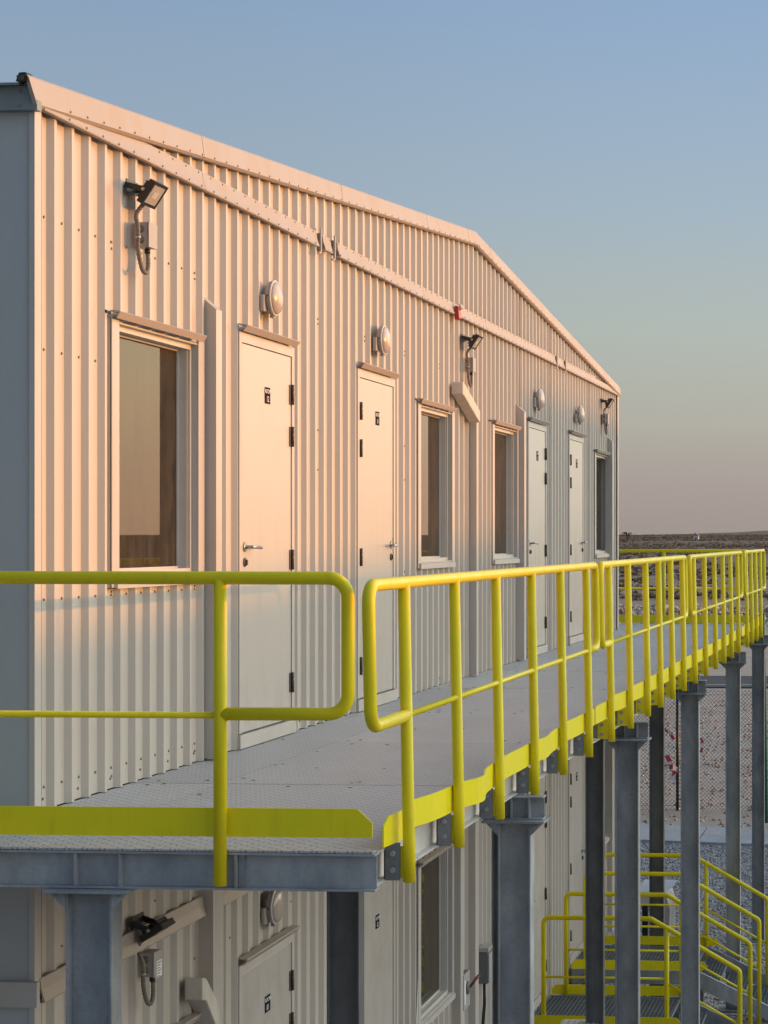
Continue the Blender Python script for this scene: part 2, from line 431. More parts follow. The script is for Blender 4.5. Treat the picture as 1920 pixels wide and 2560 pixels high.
def mass(name, V, F, mat, **props):
    me = bpy.data.meshes.new(name)
    V = np.asarray(V, dtype=np.float32).reshape(-1, 3); F = np.asarray(F, dtype=np.int32)
    k = F.shape[1]
    me.vertices.add(len(V)); me.vertices.foreach_set('co', V.ravel())
    me.loops.add(F.size); me.loops.foreach_set('vertex_index', F.ravel())
    me.polygons.add(len(F)); me.polygons.foreach_set('loop_start', np.arange(len(F), dtype=np.int32) * k)
    me.materials.append(mat); me.update(calc_edges=True); me.validate()
    o = bpy.data.objects.new(name, me); C.objects.link(o)
    for a, v in props.items(): o[a] = v
    return o

# ------------------------------------------------------------------ terrain
GZ = -4.3
def gz(x, y):
    r = np.hypot(x, y)
    z = np.interp(r, [0, 160, 300, 600, 1500, 5000], [GZ, GZ, -2.1, 0.1, 3.3, 3.3])
    a = np.clip((r - 160) / 200, 0, 1)
    z = z + a * (.16 * np.sin(x * .045 + 1) * np.sin(y * .03) + .10 * np.sin(x * .13 + y * .07)) * np.clip(r / 500, .4, 2.2)
    # a pale dune far off
    z = z + 4.2 * np.exp(-(((x + 95) / 70) ** 2 + ((y - 1650) / 60) ** 2))
    return z
def grid_axis():
    a = [0]; st = 4.
    while a[-1] < 5200: a.append(a[-1] + st); st = 4 + a[-1] * .03
    a = np.array(a); return np.concatenate([-a[:0:-1], a])
ax_ = grid_axis(); X, Y = np.meshgrid(ax_, ax_); Z = gz(X, Y)
V = np.stack([X, Y, Z], -1).reshape(-1, 3); n = len(ax_)
I = np.arange(n * n).reshape(n, n)
F = np.stack([I[:-1, :-1], I[:-1, 1:], I[1:, 1:], I[1:, :-1]], -1).reshape(-1, 4)
g = mass('desert_ground', V, F, M['sand'], kind='structure'); g.data.polygons.foreach_set('use_smooth', [True] * len(F))

def sheet(name, pts, z, mat):
    m_ = MB(); m_.quad(*[(x, y, z) for x, y in pts]); return m_.build(name, mat, None, kind='structure')
# path edges measured along a line that drifts nearer to the right
def yn(x): return 27.85 - .165 * x
def yf(x): return 29.75 - .20 * x
sheet('gravel_yard', [(-14, -30), (26, -30), (26, yn(26) - .02), (-14, yn(-14) - .02)], GZ + .004, M['gravel'])
# concrete path slabs
for i in range(-5, 8):
    x0, x1 = i * 3.0 + .012, i * 3.0 + 2.988
    m_ = MB(); m_.prism([(x0, yn(x0), GZ - .05), (x1, yn(x1), GZ - .05), (x1, yf(x1), GZ - .05), (x0, yf(x0), GZ - .05)], (0, 0, .10))
    if i == -5: PATH = m_.build('concrete_path', M['path'], None, kind='structure')
    else: m_.build('path_slab', M['path'], PATH)
m_ = MB(); m_.box(-120, 120, 65.5, 71.5, GZ - .1, GZ + .05); m_.build('road', M['road'], None, kind='structure')
m_ = MB(); m_.quad((-120, 66.6, GZ + .054), (120, 66.6, GZ + .054), (120, 66.75, GZ + .054), (-120, 66.75, GZ + .054)); m_.build('road_edge_line', M['line'], None, kind='structure')

ICO_V = None
def ico(sub):
    b = bmesh.new(); bmesh.ops.create_icosphere(b, subdivisions=sub, radius=1); v = np.array([x.co for x in b.verts]); f = np.array([[x.index for x in p.verts] for p in b.faces]); b.free(); return v, f
def scatter(P, S, base, jitter, flat=1.0):
    bv, bf = base; N = len(P)
    ang = rng.uniform(0, 2 * np.pi, N); ca, sa = np.cos(ang), np.sin(ang)
    v = bv[None] * (1 + rng.uniform(-jitter, jitter, (N, len(bv), 1)))
    v = v * np.stack([rng.uniform(.7, 1.3, N), rng.uniform(.7, 1.3, N), rng.uniform(.55, .95, N) * flat], -1)[:, None, :]
    x = v[..., 0] * ca[:, None] - v[..., 1] * sa[:, None]; y = v[..., 0] * sa[:, None] + v[..., 1] * ca[:, None]
    v = np.stack([x, y, v[..., 2]], -1) * S[:, None, None] + P[:, None, :]
    f = bf[None] + (np.arange(N) * len(bv))[:, None, None]
    return v.reshape(-1, 3), f.reshape(-1, bf.shape[1])
ocv = np.array([(1, 0, 0), (-1, 0, 0), (0, 1, 0), (0, -1, 0), (0, 0, 1), (0, 0, -1)], float)
ocf = np.array([(0, 2, 4), (2, 1, 4), (1, 3, 4), (3, 0, 4), (2, 0, 5), (1, 2, 5), (3, 1, 5), (0, 3, 5)])
N = 17000; px = rng.uniform(-1.5, 4.6, N); py = rng.uniform(12, 28.2, N); ok = py < yn(px) - .05; px, py = px[ok], py[ok]
v, f = scatter(np.stack([px, py, np.full(len(px), GZ + .012)], -1), rng.uniform(.010, .030, len(px)), (ocv, ocf), .35)
mass('gravel_stones', v, f, M['stone'], kind='stuff', label='loose grey gravel covering the yard beneath the walkway', category='gravel')
# stones beyond the path, thinly
N = 3000; px = rng.uniform(-4, 5, N); py = rng.uniform(29.5, 60, N) ; ok = py > yf(px) + .1; px, py = px[ok], py[ok]
v, f = scatter(np.stack([px, py, np.full(len(px), GZ + .01)], -1), rng.uniform(.015, .055, len(px)), (ocv, ocf), .35)
mass('sand_pebbles', v, f, M['rock'], kind='stuff', label='scattered pebbles on the sand behind the wire fence', category='pebbles')
# boulder berm beyond the road
N = 19000; py = rng.normal(134, 8.5, N); px = rng.uniform(-60, 30, N); h = .55 * np.exp(-((py - 134) / 9) ** 2)
v, f = scatter(np.stack([px, py, GZ + h * rng.uniform(.2, 1, N)], -1), rng.gamma(2.5, .035, N) + .05, ico(1), .22)
mass('boulder_berm', v, f, M['rock'], kind='stuff', label='long low berm of pale boulders beyond the road', category='boulders')
# scrub: tufts of small leaf faces
def tuft(nl):
    v = []; f = []
    for i in range(nl):
        c = rng.normal(0, .45, 3); c[2] = abs(c[2]) * .75; d = rng.normal(0, .20, (3, 3)); k = len(v)
        v += [c + d[0], c + d[1], c + d[2]]; f.append((k, k + 1, k + 2))
    return np.array(v), np.array(f)
def scrub_field(N, r0, r1, s0, s1, nl, clump, power=1.):
    V_, F_ = [], []; off = 0
    per = N // 6
    for q in range(6):
        u = rng.uniform(0, 1, per) ** power; r = r0 + (r1 - r0) * u
        th = rng.uniform(R(90 - 10), R(90 + 16), per)
        x, y = r * np.cos(th), r * np.sin(th)
        keep = (np.sin(y * clump + 1.3 * np.sin(x * .05)) + np.sin(x * clump * 1.7 + y * .021) + rng.uniform(-1.3, 1.3, per)) > -.35
        x, y = x[keep], y[keep]
        v, f = scatter(np.stack([x, y, gz(x, y)], -1), rng.uniform(s0, s1, len(x)), tuft(nl), .1)
        V_.append(v); F_.append(f + off); off += len(v)
    return np.concatenate(V_), np.concatenate(F_)
v, f = scrub_field(3400, 165, 420, .30, .75, 60, .06)
mass('near_scrub', v, f, M['scrub'], kind='stuff', label='patches of dry brown scrub on the sand beyond the boulders', category='scrub')
v, f = scrub_field(42000, 330, 1500, .45, 1.0, 15, .02, .8)
mass('far_scrub', v, f, M['scrub'], kind='stuff', label='dense dark scrub plain stretching to the horizon', category='scrub')

# green shrub at the right edge behind the far column
t = thing('shrub', 'bright green shrub behind the fence at the right edge', 'shrub', (3.2, 47.0, GZ))
mb = MB(); 
for k_ in range(5):
    a = rng.uniform(0, 6.28); mb.tube([(3.2, 47, GZ), (3.2 + .3 * math.cos(a), 47 + .3 * math.sin(a), GZ + .7), (3.2 + .55 * math.cos(a), 47 + .5 * math.sin(a), GZ + 1.5)], [.03, .02, .01], 5)
mb.build('stem', M['curtain'], t)
lv = MB()
for k_ in range(1500):
    c = Vector(rng.normal(0, 1, 3)); c = c.normalized() * (rng.uniform(.35, 1) ** .5); c = Vector((c.x * .95, c.y * .9, c.z * 1.1)) + Vector((3.2, 47, GZ + 1.25))
    if c.z < GZ + .1: continue
    d1 = Vector(rng.normal(0, .05, 3)); d2 = Vector(rng.normal(0, .05, 3)); lv.quad(c, c + d1, c + d1 + d2, c + d2)
lv.build('foliage', M['leaf'], t, fix=False, kind='stuff')

# palm on the horizon
def palm(x, y, s):
    z = float(gz(np.array(x), np.array(y)))
    t = thing('palm_tree', 'tiny dark palm tree on the horizon next to the building corner', 'tree', (x, y, z))
    mb = MB(); mb.tube([(x, y, z), (x + .2 * s, y, z + .8 * s), (x, y, z + 1.4 * s)], [.22 * s, .17 * s, .14 * s], 7); mb.build('trunk', M['curtain'], t)
    for i in range(18):
        a = i * 2.399; L = rng.uniform(1.5, 2.2) * s; mb = MB(); dx, dy = math.cos(a), math.sin(a); lift = rng.uniform(.1, 1.3) * s
        P = [Vector((x + dx * L * u, y + dy * L * u, z + 1.4 * s + lift * math.sin(u * 2.4) * 1.1 - .5 * s * u * u)) for u in (0, .35, .7, 1)]
        W_ = [.05 * s, .22 * s, .2 * s, .03 * s]; side = Vector((-dy, dx, .3)).normalized()
        for j in range(3): mb.quad(P[j] - side * W_[j], P[j] + side * W_[j], P[j + 1] + side * W_[j + 1], P[j + 1] - side * W_[j + 1])
        mb.build('frond', M['leafd'], t, fix=False)
palm(-92.0, 690.0, 1.15)
# small white hut on the horizon
hz = float(gz(np.array(-69.), np.array(700.)))
t = thing('white_hut', 'tiny white hut with grey roof on the desert horizon', 'hut', (-69, 700, hz))
MB().box(-69.9, -68.1, 699, 701, hz - .3, hz + 1.5).build('wall', M['tapew'], t)
MB().prism([(-70.6, 698.9, hz + 1.5), (-67.6, 698.9, hz + 1.5), (-69.2, 698.9, hz + 2.6)], (0, 2.2, 0)).build('roof', M['conc'], t)
MB().box(-69.2, -68.8, 698.96, 698.99, hz, hz + .9).build('door', M['curtain'], t)

# ------------------------------------------------------------------ buildings across the yard (they cast the shade on the wall)
def far_block(label, x0, x1, y0, y1, roofpts, nwin):
    t = thing('neighbouring_building', label, 'building', (x0, (y0 + y1) / 2, GZ), 'buildings across the yard')
    zt = min(p[1] for p in roofpts)
    poly = [(x0, y0, GZ)] + [(x0, y, z) for y, z in roofpts] + [(x0, y1, GZ)]
    MB().prism(poly, (x1 - x0, 0, 0)).build('wall', M['neigh'], t)
    for a, b in zip(roofpts[:-1], roofpts[1:]):
        MB().prism([(x0 - .25, a[0], a[1] + .003), (x0 - .25, b[0], b[1] + .003), (x0 - .25, b[0], b[1] + .06), (x0 - .25, a[0], a[1] + .06)], (x1 - x0 + .5, 0, 0)).build('roof', M['roofm'], t)
    for fl in range(2):
        for i in range(nwin):
            y = y0 + (i + .7) * (y1 - y0) / (nwin + .4); z = GZ + 1.1 + fl * 3.4
            fr = MB().box(x0 - .04, x0 - .003, y - .6, y + .6, z, z + 1.2).build('window', M['trim'], t)
            MB().box(x0 - .046, x0 - .042, y - .5, y + .5, z + .1, z + 1.1).build('pane', M['boxd'], fr)
far_block('low two storey cabin across the yard shading the foot of the wall', 36.6, 43, -8, 27.95, [(-8, 2.55), (11, 2.95), (27.3, 3.60), (27.95, 3.62)], 7)
far_block('taller two storey cabin across the yard shading the far doors', 36.6, 38.4, 28.0, 45, [(28.0, 5.0), (45, 5.0)], 4)

# ------------------------------------------------------------------ main building
W_LEN = 17.55; DZ = -3.5
BL = thing('cabin_building', 'two storey white corrugated metal cabin building with doors, windows and gabled roof', 'building', (-3, 8.8, GZ))
def zroof(y): return 3.10 + .0765 * y if y < 8.78 else 3.10 + .0765 * 8.78 - .0765 * (y - 8.78)
def zverge_bot(y): return zroof(y) - .115
win_y = [0.92, 6.87, 9.65, 15.66]; WW = 1.075
door_y = [(2.693, 3.606, 'R'), (5.13, 6.036, 'L'), (11.34, 12.24, 'R'), (13.77, 14.68, 'L')]
openings = []
for oz in (0, DZ):
    for y in win_y: openings.append((y, y + WW, .985 + oz, 2.175 + oz))
    for a, b, h in door_y: openings.append((a - .05, b + .05, -.0 + oz, 2.31 + oz))
PITCH = .186; CD = .028
def profile(y0, y1):
    pts = []; k = 0; base = .085
    n0 = int((y0 - base) / PITCH) - 1
    k = n0
    while base + k * PITCH < y1 + PITCH:
        b = base + k * PITCH
        pts += [(b, 0.), (b + .107, 0.), (b + .127, CD), (b + .153, CD)]; k += 1
    def val(y):
        for (a, xa), (b, xb) in zip(pts[:-1], pts[1:]):
            if a <= y <= b: return xa + (xb - xa) * (y - a) / max(b - a, 1e-6)
        return 0
    out = [(y0, val(y0))] + [p for p in pts if y0 + 1e-4 < p[0] < y1 - 1e-4] + [(y1, val(y1))]
    return out
def wall_sheet(y0, y1, zb, ztf):
    mb = MB(); cuts = sorted({o[0] for o in openings if y0 < o[0] < y1} | {o[1] for o in openings if y0 < o[1] < y1})
    pts = profile(y0, y1)
    for c in cuts:
        for i in range(len(pts) - 1):
            if pts[i][0] < c < pts[i + 1][0]:
                (a, xa), (b, xb) = pts[i], pts[i + 1]; pts.insert(i + 1, (c, xa + (xb - xa) * (c - a) / (b - a))); break
    for (a, xa), (b, xb) in zip(pts[:-1], pts[1:]):
        if b - a < 1e-5: continue
        m = (a + b) / 2; segs = [(zb, None)]
        ops = sorted([(o[2], o[3]) for o in openings if o[0] - 1e-5 <= m <= o[1] + 1e-5])
        lo = zb
        for z0, z1 in ops:
            if z1 <= lo or z0 > ztf(m): continue
            if z0 > lo + .001: mb.quad((xa, a, lo), (xb, b, lo), (xb, b, z0), (xa, a, z0))
            lo = max(lo, z1)
        if ztf(m) > lo: mb.quad((xa, a, lo), (xb, b, lo), (xb, b, ztf(b)), (xa, a, ztf(a)))
    return mb.build('wall_sheet', M['wall'], BL, fix=False)
ys = [.085]
while ys[-1] + PITCH * 6 < W_LEN - .2: ys.append(ys[-1] + PITCH * 6)
ys.append(W_LEN - .02)
for a, b in zip(ys[:-1], ys[1:]):
    wall_sheet(a, b, .004, lambda y: zverge_bot(y) + .03)
    wall_sheet(a, b, GZ + .6, lambda y: -.016)
# overlap seams (dark lap lines) where the sheets meet
sm = MB()
for y in (1.50, 10.70, 12.33, 14.92):
    k_ = round((y - .085) / PITCH); yy = .085 + k_ * PITCH + .152
    for z0, z1 in ((.004, 2.975 if y > 2 else .88), (DZ - .1, -.81)):
        if any(o[0] - .02 < yy < o[1] + .02 for o in openings): continue
        sm.box(CD + .0005, CD + .004, yy - .0026, yy, z0, z1)
    if y > 2: sm.box(CD + .0005, CD + .004, yy - .0026, yy, 3.09, zverge_bot(yy))
sm.build('lap_joint', M['shadowgap'], BL)
# body behind the cladding
mb = MB(); mb.prism([(-6.2, .03, GZ + .3), (-6.2, W_LEN - .03, GZ + .3), (-6.2, W_LEN - .03, zroof(W_LEN) - .1), (-6.2, 8.78, zroof(8.78) - .1), (-6.2, .03, zroof(0) - .1)], (.1, 0, 0)); mb.build('rear_wall', M['wall'], BL)
MB().box(-6.1, .0115, -.0, .02, GZ + .3, -.72).build('end_wall_panel', M['endw'], BL)
ep = MB(); ep.box(-6.1, .0115, -.0, .02, -.70, 3.02); ep.build('end_wall_panel', M['endw'], BL)
MB().box(-6.1, -.001, W_LEN - .02, W_LEN, GZ + .3, 3.02).build('end_wall_panel', M['endw'], BL)
MB().box(-6.1, -.06, .02, W_LEN - .02, -.3, -.1).build('floor_slab', M['dark'], BL)
for i, (ya, yb) in enumerate(((-.03, 8.78), (8.78, W_LEN + .1))):
    za, zb_ = zroof(ya), zroof(yb) if yb <= 8.78 else zroof(W_LEN + .1)
    MB().prism([(-6.4, ya, za - .06), (-6.4, yb, zb_ - .06), (-6.4, yb, zb_ - .012), (-6.4, ya, za - .012)], (6.42, 0, 0)).build('roof', M['roofm'], BL)
# base frame
MB().box(-6.1, .02, .05, W_LEN - .05, GZ + .35, GZ + .6).build('base_frame', M['galvd'], BL)
for i in range(7):
    y = .6 + i * 2.7; MB().box(-.45, -.05, y, y + .4, GZ, GZ + .35).build('footing_block', M['conc'], BL)
# corner trims
for z0, z1 in ((.004, 2.985), (GZ + .55, -.02)):
    mb = MB(); mb.box(.012, .03, -.006, -.001, z0, z1); mb.box(.03, .036, -.006, .060, z0, z1); mb.build('corner_trim', M['trim'], BL)
    mb = MB(); mb.box(.022, .028, .062, .084, z0, z1); mb.build('corner_seal', M['boxd'], BL)
    mb = MB(); mb.box(.03, .036, W_LEN - .085, W_LEN + .012, z0, z1); mb.box(-.06, .03, W_LEN + .002, W_LEN + .012, z0, z1); mb.build('corner_trim', M['trim'], BL)
# eave fascia over the end wall
mb = MB(); mb.box(-6.3, .038, -.046, -.004, 3.008, 3.066); mb.box(-6.3, .064, -.046, .0, 2.966, 3.008); mb.build('eave_fascia', M['fascia'], BL)
MB().prism([(-6.3, -.088, 3.062), (-6.3, -.03, 3.070), (-6.3, -.03, 3.082), (-6.3, -.088, 3.072)], (6.30, 0, 0)).build('eave_drip', M['fascia'], BL)
mb = MB(); P = [(-.004, 3.074), (.003, 3.096), (.010, 3.110), (.034, 3.112), (.044, 3.104), (.048, 3.074)]
mb.prism([(x, -.10, z) for x, z in P], (0, .06, .005)); mb.build('roof_rib_end', M['black'], BL)
MB().lathe([(0, .014), (.004, .012)], (.018, -.1005, 3.088), (0, -1, 0), 10).build('foam_filler', M['curtain'], BL)
for x in (-.17, -.6, -1.0):
    for z in (3.045, 2.985): MB().lathe([(0, .007), (.004, .006)], (x + .16, -.046, z), (0, -1, 0), 8).build('fascia_screw', M['screw'], BL)
# verge flashing in pieces
vb = [-.10, 2.0, 4.62, 6.98, 8.45, 9.35, 11.9, 14.6, W_LEN + .02]
def vx(z_, t): return .058 - .012 * t
for i, (a, b) in enumerate(zip(vb[:-1], vb[1:])):
    a += .003; b -= .003; st = [a, b] if not (a < 8.78 < b) else [a, 8.78, b]
    for p, q in zip(st[:-1], st[1:]):
        def sec(y):
            zt = zroof(y); lo = zverge_bot(y)
            e = .10 if y < 0 else 0
            return [(.050, zt), (.064, lo + .012), (.052, lo), (.030, lo), (.030, lo + .004), (.046, lo + .010), (.036, zt - .006), (-.002, zt - .002), (-.002, zt + .006), (.045, zt + .008)]
        s0, s1 = sec(p), sec(q); mb = MB(); k_ = len(s0)
        dy = .055 if i == 0 and p == st[0] else 0
        for j, (x, z) in enumerate(s0): mb.v.append((x, p + dy * (1 - (z - zverge_bot(p)) / .115) if dy else p, z))
        for x, z in s1: mb.v.append((x, q, z))
        mb.face(list(range(k_))[::-1]); mb.face([k_ + j for j in range(k_)])
        for j in range(k_): jj = (j + 1) % k_; mb.face([j, jj, k_ + jj, k_ + j])
        mb.build('verge_flashing', M['flash'], BL)
# belt flashing
def belt(a, b, z0, z1, mat='flash'):
    zm = z0 + (z1 - z0) * .48
    s0 = [(.030, z1), (.040, z1 - .002), (.046, zm + .004), (.060, z0 + .006), (.058, z0), (.034, z0), (.034, z0 + .004), (.052, z0 + .006), (.040, zm), (.030, zm)]
    mb = MB(); k_ = len(s0)
    for y in (a, b):
        for x, z in s0: mb.v.append((x, y, z))
    mb.face(list(range(k_))[::-1]); mb.face([k_ + j for j in range(k_)])
    for j in range(k_): jj = (j + 1) % k_; mb.face([j, jj, k_ + jj, k_ + j])
    return mb.build('belt_flashing', M[mat], BL)
up_belt = [(.042, 2.03), (2.035, 4.10), (4.235, 4.41), (4.565, 6.90), (6.905, 9.2), (9.205, 11.2), (11.205, 12.76), (12.86, 13.30), (13.40, 15.6), (15.605, W_LEN - .03)]
for a, b in up_belt:
    # near the eaves the verge flashing laps over the belt
    za = 3.085
    belt(a, b, 2.982, min(3.08, zverge_bot(min(b, W_LEN - b if b > 9 else b)) + (.0 if b > 2.2 and b < 16 else .0)) if (b < 2.2) else (3.08 if b < 16.5 else 3.06))
for a, b in ((.042, 2.04), (2.30, 5.0), (5.005, 8.0), (8.9, 11.0), (11.005, 14.0), (14.005, W_LEN - .03)): belt(a, b, -.80, -.695)
MB().box(-6.2, .062, -.045, -.014, -.80, -.695).build('belt_flashing', M['trim'], BL)
# clips closing the gaps of the belt
for y in (4.13, 4.44, 12.79, 13.33):
    mb = MB(); mb.tube(fillet([(.05, y + .03, 3.10), (.06, y, 3.10), (.06, y, 2.945), (.05, y - .03, 2.945)], .02, 4), .007, 8); mb.build('cable_clip', M['trim'], BL)
    MB().box(.0, .045, y + .045, y + .075, 2.985, 3.078).build('belt_end_closure', M['boxd'], BL)
# screws
sb = MB()
def screw(y, z, x=CD): sb.lathe([(0, .0065), (.003, .0065), (.006, .004)], (x, y, z), (1, 0, 0), 6, False)
def crest(y): return .085 + round((y - .085 - .144) / PITCH) * PITCH + .144
def pan(y): return .085 + round((y - .085 - .05) / PITCH) * PITCH + .05
for y in np.arange(.3, W_LEN, PITCH):
    zz = zverge_bot(y) + .02; sb.lathe([(0, .0055), (.002, .0055), (.004, .003)], (.064, y, zz), (1, 0, 0), 6, False)
    if any(a < y < b for a, b in up_belt):
        for z, x in ((3.065, .042), (2.995, .060)):
            if not (y < 1.3 and z > 3): sb.lathe([(0, .0055), (.002, .0055), (.004, .003)], (x, y, z), (1, 0, 0), 6, False)
def clear(y, z): return not any(o[0] - .12 < y < o[1] + .12 and o[2] - .05 < z < o[3] + .1 for o in openings)
for k_, y in enumerate(np.arange(.22, W_LEN - .2, PITCH)):
    p = pan(y); c = crest(y)
    if p < 2.1:
        for z in (2.55, 1.98, .905, .10):
            if clear(p, z): screw(p + .03, z, 0)
    if k_ % 6 == 4:
        for z in (2.55, 2.52, 1.85, 1.60, .92, .06):
            if clear(p, z): screw(p + .035, z, 0); 
    for z in (.05,):
        if k_ % 2 == 0 and clear(p, z): screw(p + .02, z, 0)
    for z in (-.62, -1.02, -2.6):
        if k_ % 3 == 1 and clear(p, z): screw(p + .03, z, 0)
sb.build('screw', M['screw'], BL, fix=False, kind='stuff')

# windows
def window(y, oz, dark=False):
    z0, z1 = .985 + oz, 2.175 + oz; y1 = y + WW
    # lining of the opening
    mb = MB()
    mb.box(-.085, .030, y - .004, y + .004, z0, z1); mb.box(-.085, .034, y1 - .004, y1 + .004, z0, z1)
    mb.box(-.085, .030, y + .004, y1 - .004, z1 - .004, z1 + .004); mb.box(-.085, .030, y + .004, y1 - .004, z0 - .004, z0 + .004)
    mb.box(.030, .036, y - .085, y + .003, z0 - .045, z1 + .02); mb.box(.030, .036, y1 - .003, y1 + .085, z0 - .045, z1 + .02)
    mb.box(.003, .026, y - .085, y - .080, z0 - .045, z1 + .02)
    wn_ = mb.build('window', M['trim'], BL)
    # outer frame ring, stepped
    def ring(x0, x1, a, b, c, d, t):
        m_ = MB(); m_.box(x0, x1, a, a + t, c, d); m_.box(x0, x1, b - t, b, c, d); m_.box(x0, x1, a + t, b - t, d - t, d); m_.box(x0, x1, a + t, b - t, c, c + t); return m_
    ring(-.012, .0, y + .004, y1 - .004, z0 + .004, z1 - .004, .026).build('outer_frame', M['frame'], wn_)
    ring(-.064, -.056, y + .030, y1 - .040, z0 + .026, z1 - .026, .014).build('sash_frame', M['frame'], wn_)
    ring(-.056, -.0125, y + .022, y1 - .032, z0 + .018, z1 - .018, .008).build('frame_channel', M['frame'], wn_)
    m_ = MB(); m_.box(-.068, -.064, y + .040, y1 - .050, z0 + .036, z1 - .036); m_.build('pane', M['glass'], wn_)
    # blind and curtain
    m_ = MB(); ns = 34
    for i in range(ns):
        a = y + .03 + i * (WW * .63 / ns)
        m_.quad((-.135 - .004 * (i % 2), a, z0), (-.135 - .004 * ((i + 1) % 2), a + WW * .63 / ns, z0), (-.135 - .004 * ((i + 1) % 2), a + WW * .63 / ns, z1), (-.135 - .004 * (i % 2), a, z1))
    m_.build('blind', M['blind'], wn_, fix=False)
    m_ = MB(); ns = 24; xs = [-.16 - .03 * (.5 + .5 * math.sin(i * 1.9 + y)) for i in range(ns + 1)]
    for i in range(ns):
        a = y + WW * .64 + i * (WW * .42 / ns); b = a + WW * .42 / ns
        m_.quad((xs[i], a, z0 - .03), (xs[i + 1], b, z0 - .03), (xs[i + 1], b, z1), (xs[i], a, z1))
    m_.build('curtain', M['curtain'], wn_, fix=False)
    # room behind
    m_ = MB(); m_.box(-.5, -.48, y - .1, y1 + .1, z0 - .1, z1 + .1); m_.box(-.48, -.088, y - .1, y - .09, z0 - .1, z1 + .1); m_.box(-.48, -.088, y1 + .09, y1 + .1, z0 - .1, z1 + .1)
    m_.box(-.48, -.088, y - .09, y1 + .09, z1 + .09, z1 + .1); m_.box(-.48, -.088, y - .09, y1 + .09, z0 - .1, z0 - .09); m_.build('room', M['dark'], wn_)
    # hood and sill
    m_ = MB(); m_.prism([(.030, y - .09, z1 + .050), (.074, y - .09, z1 + .046), (.077, y - .09, z1 + .042), (.060, y - .09, z1 + .012), (.057, y - .09, z1 + .012), (.070, y - .09, z1 + .038), (.030, y - .09, z1 + .043)], (0, WW + .10, 0)); m_.build('window_hood', M['flash'], wn_)
    m_ = MB(); m_.prism([(.030, y - .055, z0 - .004), (.052, y - .055, z0 - .010), (.052, y - .055, z0 - .050), (.030, y - .055, z0 - .046)], (0, WW + .10, 0)); m_.build('window_sill', M['trim'], wn_)
    MB().box(.0, .028, y - .15, y - .080, z1 + .03, z1 + .045).build('hood_closure', M['boxd'], wn_)
for oz in (0, DZ):
    for y in win_y: window(y, oz)

